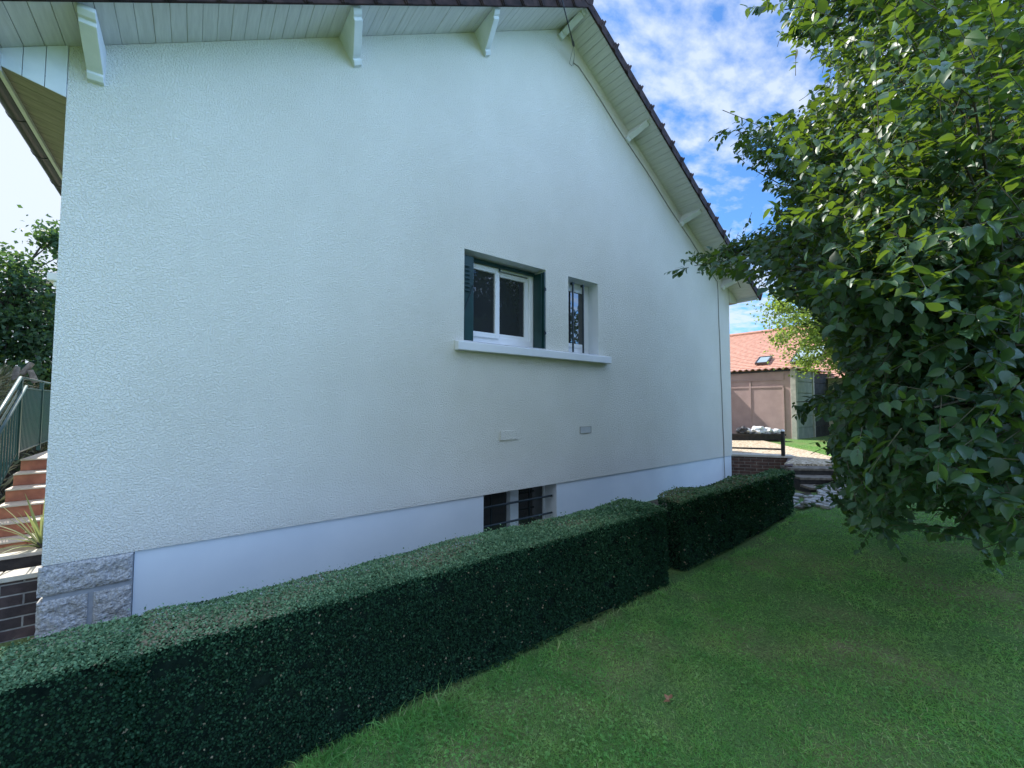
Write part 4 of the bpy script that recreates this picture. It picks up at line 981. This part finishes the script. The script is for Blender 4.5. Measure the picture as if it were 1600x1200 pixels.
# dark slates under the tree
for q in range(9):
    x = 9.75+.55*math.cos(q*2.4)*(.3+q*.07); y = -3.15+.45*math.sin(q*2.4)*(.3+q*.07)
    s_ = MB(); a = rng.uniform(.14, .24); c_ = rng.uniform(.10, .17); s_.prism([(-c_, 0), (c_, .0), (c_*.8, .035), (-c_*.9, .03)], -a, a)
    ob = s_.build('slate_slab', M['slate'], None, .008); ob.location = (x, y, float(ground(x, y))+.02+.05*(q % 3)); ob.rotation_euler = (rng.normal()*.3, rng.normal()*.25, rng.uniform(0, 6))
    tag(ob, 'dark slate slab in the loose heap on the lawn under the fruit tree', 'slab', 'dark slate slabs heaped under the tree')

# ------------------------------------------------------------------ garage
ga = empty('garage', (15, 3, .5)); GX, GY, GZ0, GZ1 = 15.0, .82, .45, 2.76
GW = 3.1
f_ = MB(); f_.box(GX+.03, GX+.10, GY+.15, GY+GW, GZ0, GZ1-.06); f_.build('front_wall', M['pink'], ga)
dz0, dz1 = .52, 2.16; yA, yB, yM = GY+.36, GY+2.36, GY+1.36
dr = MB(); dr.box(GX+.008, GX+.028, yA, yM-.008, dz0, dz1); do = dr.build('door', M['pink'], ga, .004)
dr = MB(); dr.box(GX+.008, GX+.028, yM+.008, yB, dz0, dz1); dr.build('door', M['pink'], ga, .004)
dr = MB()
dr.box(GX-.012, GX+.007, yM-.03, yM+.03, dz0, GZ1-.42)
dr.box(GX-.008, GX+.007, yA, yM-.03, dz1-.04, dz1+.02); dr.box(GX-.008, GX+.007, yM+.03, yB, dz1-.04, dz1+.02)
dr.box(GX-.008, GX+.007, yA-.02, yA+.03, dz0, dz1-.04)
dr.box(GX+.01, GX+.028, yA, yB, dz1+.20, dz1+.235); dr.box(GX+.01, GX+.028, yA-.02, yA+.01, dz1+.2, dz1+.42); 
dr.build('door_batten', M['pink'], ga, .003)
po = MB(); po.box(GX-.03, GX+.12, GY, GY+.149, GZ0-.2, GZ1-.03); po.build('post', M['concrete'], ga, .008)
po = MB(); po.box(GX-.03, GX+.12, GY+2.62, GY+2.74, GZ0-.2, GZ1-.05); po.build('post', M['concrete'], ga, .008)
pn = MB(); hh = (GZ1-.08-GZ0)/6
for j in range(6): pn.box(GX+.121, GX+1.55, GY+.03, GY+.09, GZ0+j*hh+.014, GZ0+(j+1)*hh-.012)
pn.box(GX+.13, GX+1.54, GY+.05, GY+.085, GZ0, GZ1-.1)
pn.build('side_panel', M['panel'], ga, .008)
po = MB(); po.box(GX+1.55, GX+1.67, GY+.0, GY+.12, GZ0-.2, GZ1-.1); po.build('post', M['concrete'], ga, .008)
pn = MB()
for j in range(6): pn.box(GX+1.67, GX+3.2, GY+.03, GY+.09, GZ0+j*hh+.006, GZ0+(j+1)*hh-.004)
pn.build('rear_panel', M['darkwood'], ga, .008)
# tile-edged roof: waves seen end on
rf = MB(); nW = 120; yy = np.linspace(GY-.06, GY+GW+.1, nW); V = []; Fc = []
for q in yy:
    w_ = .028*math.sin(q*2*math.pi/.2)
    V += [(GX-.10, q, GZ1-.03+w_), (GX+3.3, q, GZ1-.01+w_), (GX+3.3, q, GZ1+.01+w_), (GX-.10, q, GZ1-.012+w_)]
for q in range(nW-1):
    for a in range(4): Fc.append((q*4+a, q*4+(a+1) % 4, (q+1)*4+(a+1) % 4, (q+1)*4+a))
Fc += [(0, 3, 2, 1), tuple((nW-1)*4+a for a in range(4))]
mesh_obj('roof', V, Fc, M['redtile'], ga)
rf = MB(); rf.box(GX-.02, GX+.02, GY, GY+GW, GZ1-.12, GZ1-.065); rf.build('eave_board', M['darkwood'], ga)
pr_ = MB(); pr_.tube([(GX-.35, GY+2.05, .50), (GX-.02, GY+2.55, 1.45)], .02, 6); pr_.build('leaning_prop', M['sleeper'], ga)
# store room standing forward of the garage, hidden by the house
st2 = MB(); st2.box(GX-1.7, GX-.2, GY+3.6, GY+6.5, .3, 3.9); st2.build('side_wing', M['panel'], ga)
rebase(ga, (15, 3, .5)); tag(ga, 'old garage with faded pink double doors and concrete side panels', 'garage')

bn = empty('barn', (20, 0, .5)); bx0, bz0, bx1, bz1 = 18.0, 2.50, 22.4, 5.15
Lr = math.hypot(bx1-bx0, bz1-bz0); ex = Vector((bx1-bx0, 0, bz1-bz0)).normalized(); ez = Vector((-ex.z, 0, ex.x))
MR = Matrix(((ex.x, 0, ez.x, bx0), (0, 1, 0, 0), (ex.z, 0, ez.z, bz0), (0, 0, 0, 1)))
V = []; Fc = []; nc = 34; cw = Lr/nc; yy = np.arange(-6, 14, .08)
for k in range(nc):
    n0 = len(V)
    for q in yy:
        w_ = .012*abs(math.sin(q*math.pi/.24)); V += [(k*cw, q, w_+.020), ((k+1)*cw+.01, q, w_), (k*cw, q, w_-.0)]
    for q in range(len(yy)-1):
        Fc.append((n0+3*q, n0+3*q+1, n0+3*q+4, n0+3*q+3)); Fc.append((n0+3*q+2, n0+3*q, n0+3*q+3, n0+3*q+5))
V = [tuple(MR@Vector(v)) for v in V]; ro = mesh_obj('roof', V, Fc, M['redtile'], bn)
r_ = MB(); r_.add([(bx1, -6, bz1+.02), (bx1, 14, bz1+.02), (bx1+4.4, 14, bz0), (bx1+4.4, -6, bz0)], [(0, 1, 2, 3)]); r_.tube([(bx1, -6, bz1+.03), (bx1, 14, bz1+.03)], .09, 8)
r_.build('ridge_and_rear_slope', M['redtile'], ro)
w_ = MB(); w_.box(bx0+.3, bx1+4.1, -5.8, 13.8, .2, bz0+.05); w_.add([(bx0+.3, -5.8, bz0+.05), (bx1+4.1, -5.8, bz0+.05), (bx1, -5.8, bz1-.1)], [(0, 1, 2)]); w_.build('wall', M['coping'], bn)
for (px_, py_, sw_, sh_) in ((1194, 566, .50, .62), (1265, 557, 1.0, 1.35)):
    r_ = ray(px_, py_); nrm_ = np.array(ez); c0 = np.array([bx0, 0, bz0]); tt = ((c0-CAM)@nrm_)/(r_@nrm_); P0 = CAM+r_*tt; lx = (P0-c0)@np.array(ex)
    f2 = MB(); frame_box(f2, -sh_/2, sh_/2, -sw_/2, sw_/2, 0, .10, .04)
    # frame_box builds in x/z with thickness along y: turn it into the roof plane
    f2.V = [tuple(MR@Vector((lx+v[0], P0[1]+v[2], .05+v[1]))) for v in f2.V]; so_ = f2.build('skylight', M['gutter'], ro)
    g2_ = MB(); g2_.box(lx-sh_/2+.06, lx+sh_/2-.06, P0[1]-sw_/2+.06, P0[1]+sw_/2-.06, .10, .13, MR); g2_.build('skylight_pane', M['skyglass'], bn)
rebase(bn, (20, 0, .5)); tag(bn, 'barn with a bright red tiled roof and skylights behind the garage', 'barn')
# planter with bags against the garage
bc = empty('trough', (13.4, 1.5, .5)); b_ = MB()
p0 = Vector((12.9, 1.75, 0)); p1 = Vector((14.0, .78, 0)); dd = (p1-p0).normalized(); MT = oriented(p0, dd)
b_.box(-.2, 1.42, 0, .40, .50, .68, MT); b_.build('box', M['timber'], bc, .01)
b_ = MB(); b_.box(-.22, 1.44, -.02, .02, .64, .70, MT); b_.build('rim', M['timber'], bc, .004)
rebase(bc, (13.4, 1.3, .5)); tag(bc, 'low black timber trough on the gravel before the garage', 'trough')
lab = ['small white bag at the left end of the black trough', 'dark bag lying behind the white ones on the black trough', 'largest crumpled white bag in the middle of the black trough', 'white bag right of the middle on the black trough', 'crumpled white bag at the right end of the black trough']
for q, (s_, wh, r_) in enumerate([(.40, 1, .13), (.30, 0, .16), (.75, 1, .19), (1.02, 1, .14), (1.25, 1, .12)]):
    bm = bmesh.new(); bmesh.ops.create_icosphere(bm, subdivisions=4, radius=1)
    for v in bm.verts:
        c_ = v.co.copy(); f = 1+.5*mnz.noise(c_*1.5+Vector((q*7, 0, 0)))+.3*abs(mnz.noise(c_*4+Vector((0, q*4, 0)))); v.co = Vector((c_.x*f*1.25, c_.y*f, max(-.5, c_.z*f*.7)))*r_
    me = bpy.data.meshes.new('bag'); bm.to_mesh(me); bm.free(); me.materials.append(M['bag'] if wh else M['bagdark'])
    ob = bpy.data.objects.new('bag', me); COL.objects.link(ob); p_ = MT@Vector((s_, .2, .72+r_*.3)); ob.location = p_; tag(ob, lab[q], 'bag', 'bags lying on the black trough')

# ------------------------------------------------------------------ spiky plant and dry bank growth
pl = empty('spiky_plant', (-1.0, .9, .35)); base_ = np.array([-.90, .80, .47]); V = []; Fc = []; at = []
for q in range(34):
    a = rng.uniform(0, 6.28); el = rng.uniform(.35, 1.3); ln = rng.uniform(.32, .60); w_ = rng.uniform(.009, .015); d = np.array([math.cos(a)*math.cos(el), math.sin(a)*math.cos(el), math.sin(el)]); s_ = np.array([-math.sin(a), math.cos(a), 0]); n0 = len(V)
    for j in range(7):
        f = j/6; c_ = base_+d*ln*f+np.array([0, 0, -.28*ln*f*f*math.cos(el)*1.6]); ww = w_*(1-f**2.2)*(.6+.4*min(1, f*4)); V += [c_-s_*ww, c_+np.array([0, 0, -ww*.5]), c_+s_*ww]
    rr_ = rng.random(); at += [rr_]*21
    for j in range(6):
        Fc += [(n0+3*j, n0+3*j+1, n0+3*j+4, n0+3*j+3), (n0+3*j+1, n0+3*j+2, n0+3*j+5, n0+3*j+4)]
o = mesh_obj('foliage', np.array(V), [np.array(Fc)], M['strap'], pl, True, np.array(at))
c = MB(); c.tube([base_-np.array([0, 0, .16]), base_+np.array([0, 0, .05])], [.04, .03], 8); c.build('stem', M['bark'], pl)
rebase(pl, (-.93, .93, .33)); tag(pl, 'spiky plant with long arching strap leaves behind the brick planter wall', 'plant')
n = 26000; x = rng.uniform(-9, -2.5, n); y = rng.uniform(6, 20, n); z = bank_z(x, y); P = np.stack([x, y, z], 1)
D = rng.normal(size=(n, 3))*.8+np.array([.3, -.2, .7])
o = leaves('bank_growth', P, D, rng.normal(size=(n, 3)), rng.uniform(.15, .38, n), M['straw'], None, False, .22, None, False); tag(o, 'dry straw and ground cover on the bank beyond the railing', 'ground cover', kind='stuff')
for q, (px_, py_, an, lb_) in enumerate([(26, 580, .1, 'grey sawn log standing upright among the dry bank growth'), (45, 573, .5, 'grey log leaning right across the top of the bank'), (50, 585, -.3, 'short grey log lying low on the bank')]):
    r_ = ray(px_, py_); p_ = Vector(CAM+r_*9.5); c = MB(); ex_ = Vector((math.sin(an), 0, math.cos(an))); c.tube([p_-ex_*.2, p_, p_+ex_*.10], [.06, .055, .05], 10); o = c.build('log', M['sleeper'], None); tag(o, lb_, 'log', 'logs on the bank')
# distant tree line
tl = MB()
P = []; 
for q in range(46):
    a = -1.25+q*.085; R_ = 62+rng.uniform(-6, 8); P.append((R_*math.sin(a), R_*math.cos(a), rng.uniform(2.5, 5.5)))
P = np.array(P); per = 420; sc = np.repeat(P[:, 2], per)
C_ = np.repeat(P*np.array([1, 1, .55]), per, 0)+rng.normal(size=(len(P)*per, 3))*np.stack([sc*.55, sc*.55, sc*.28], 1)
C_[:, 2] = np.abs(C_[:, 2])
o = leaves('distant_trees', C_, rng.normal(size=C_.shape), rng.normal(size=C_.shape)+np.array([0, 0, .8]), rng.uniform(.5, 1.0, len(C_)), M['leaf3'], None, False, 1.6, None, False); tag(o, 'far line of trees on the horizon', 'trees', kind='stuff')
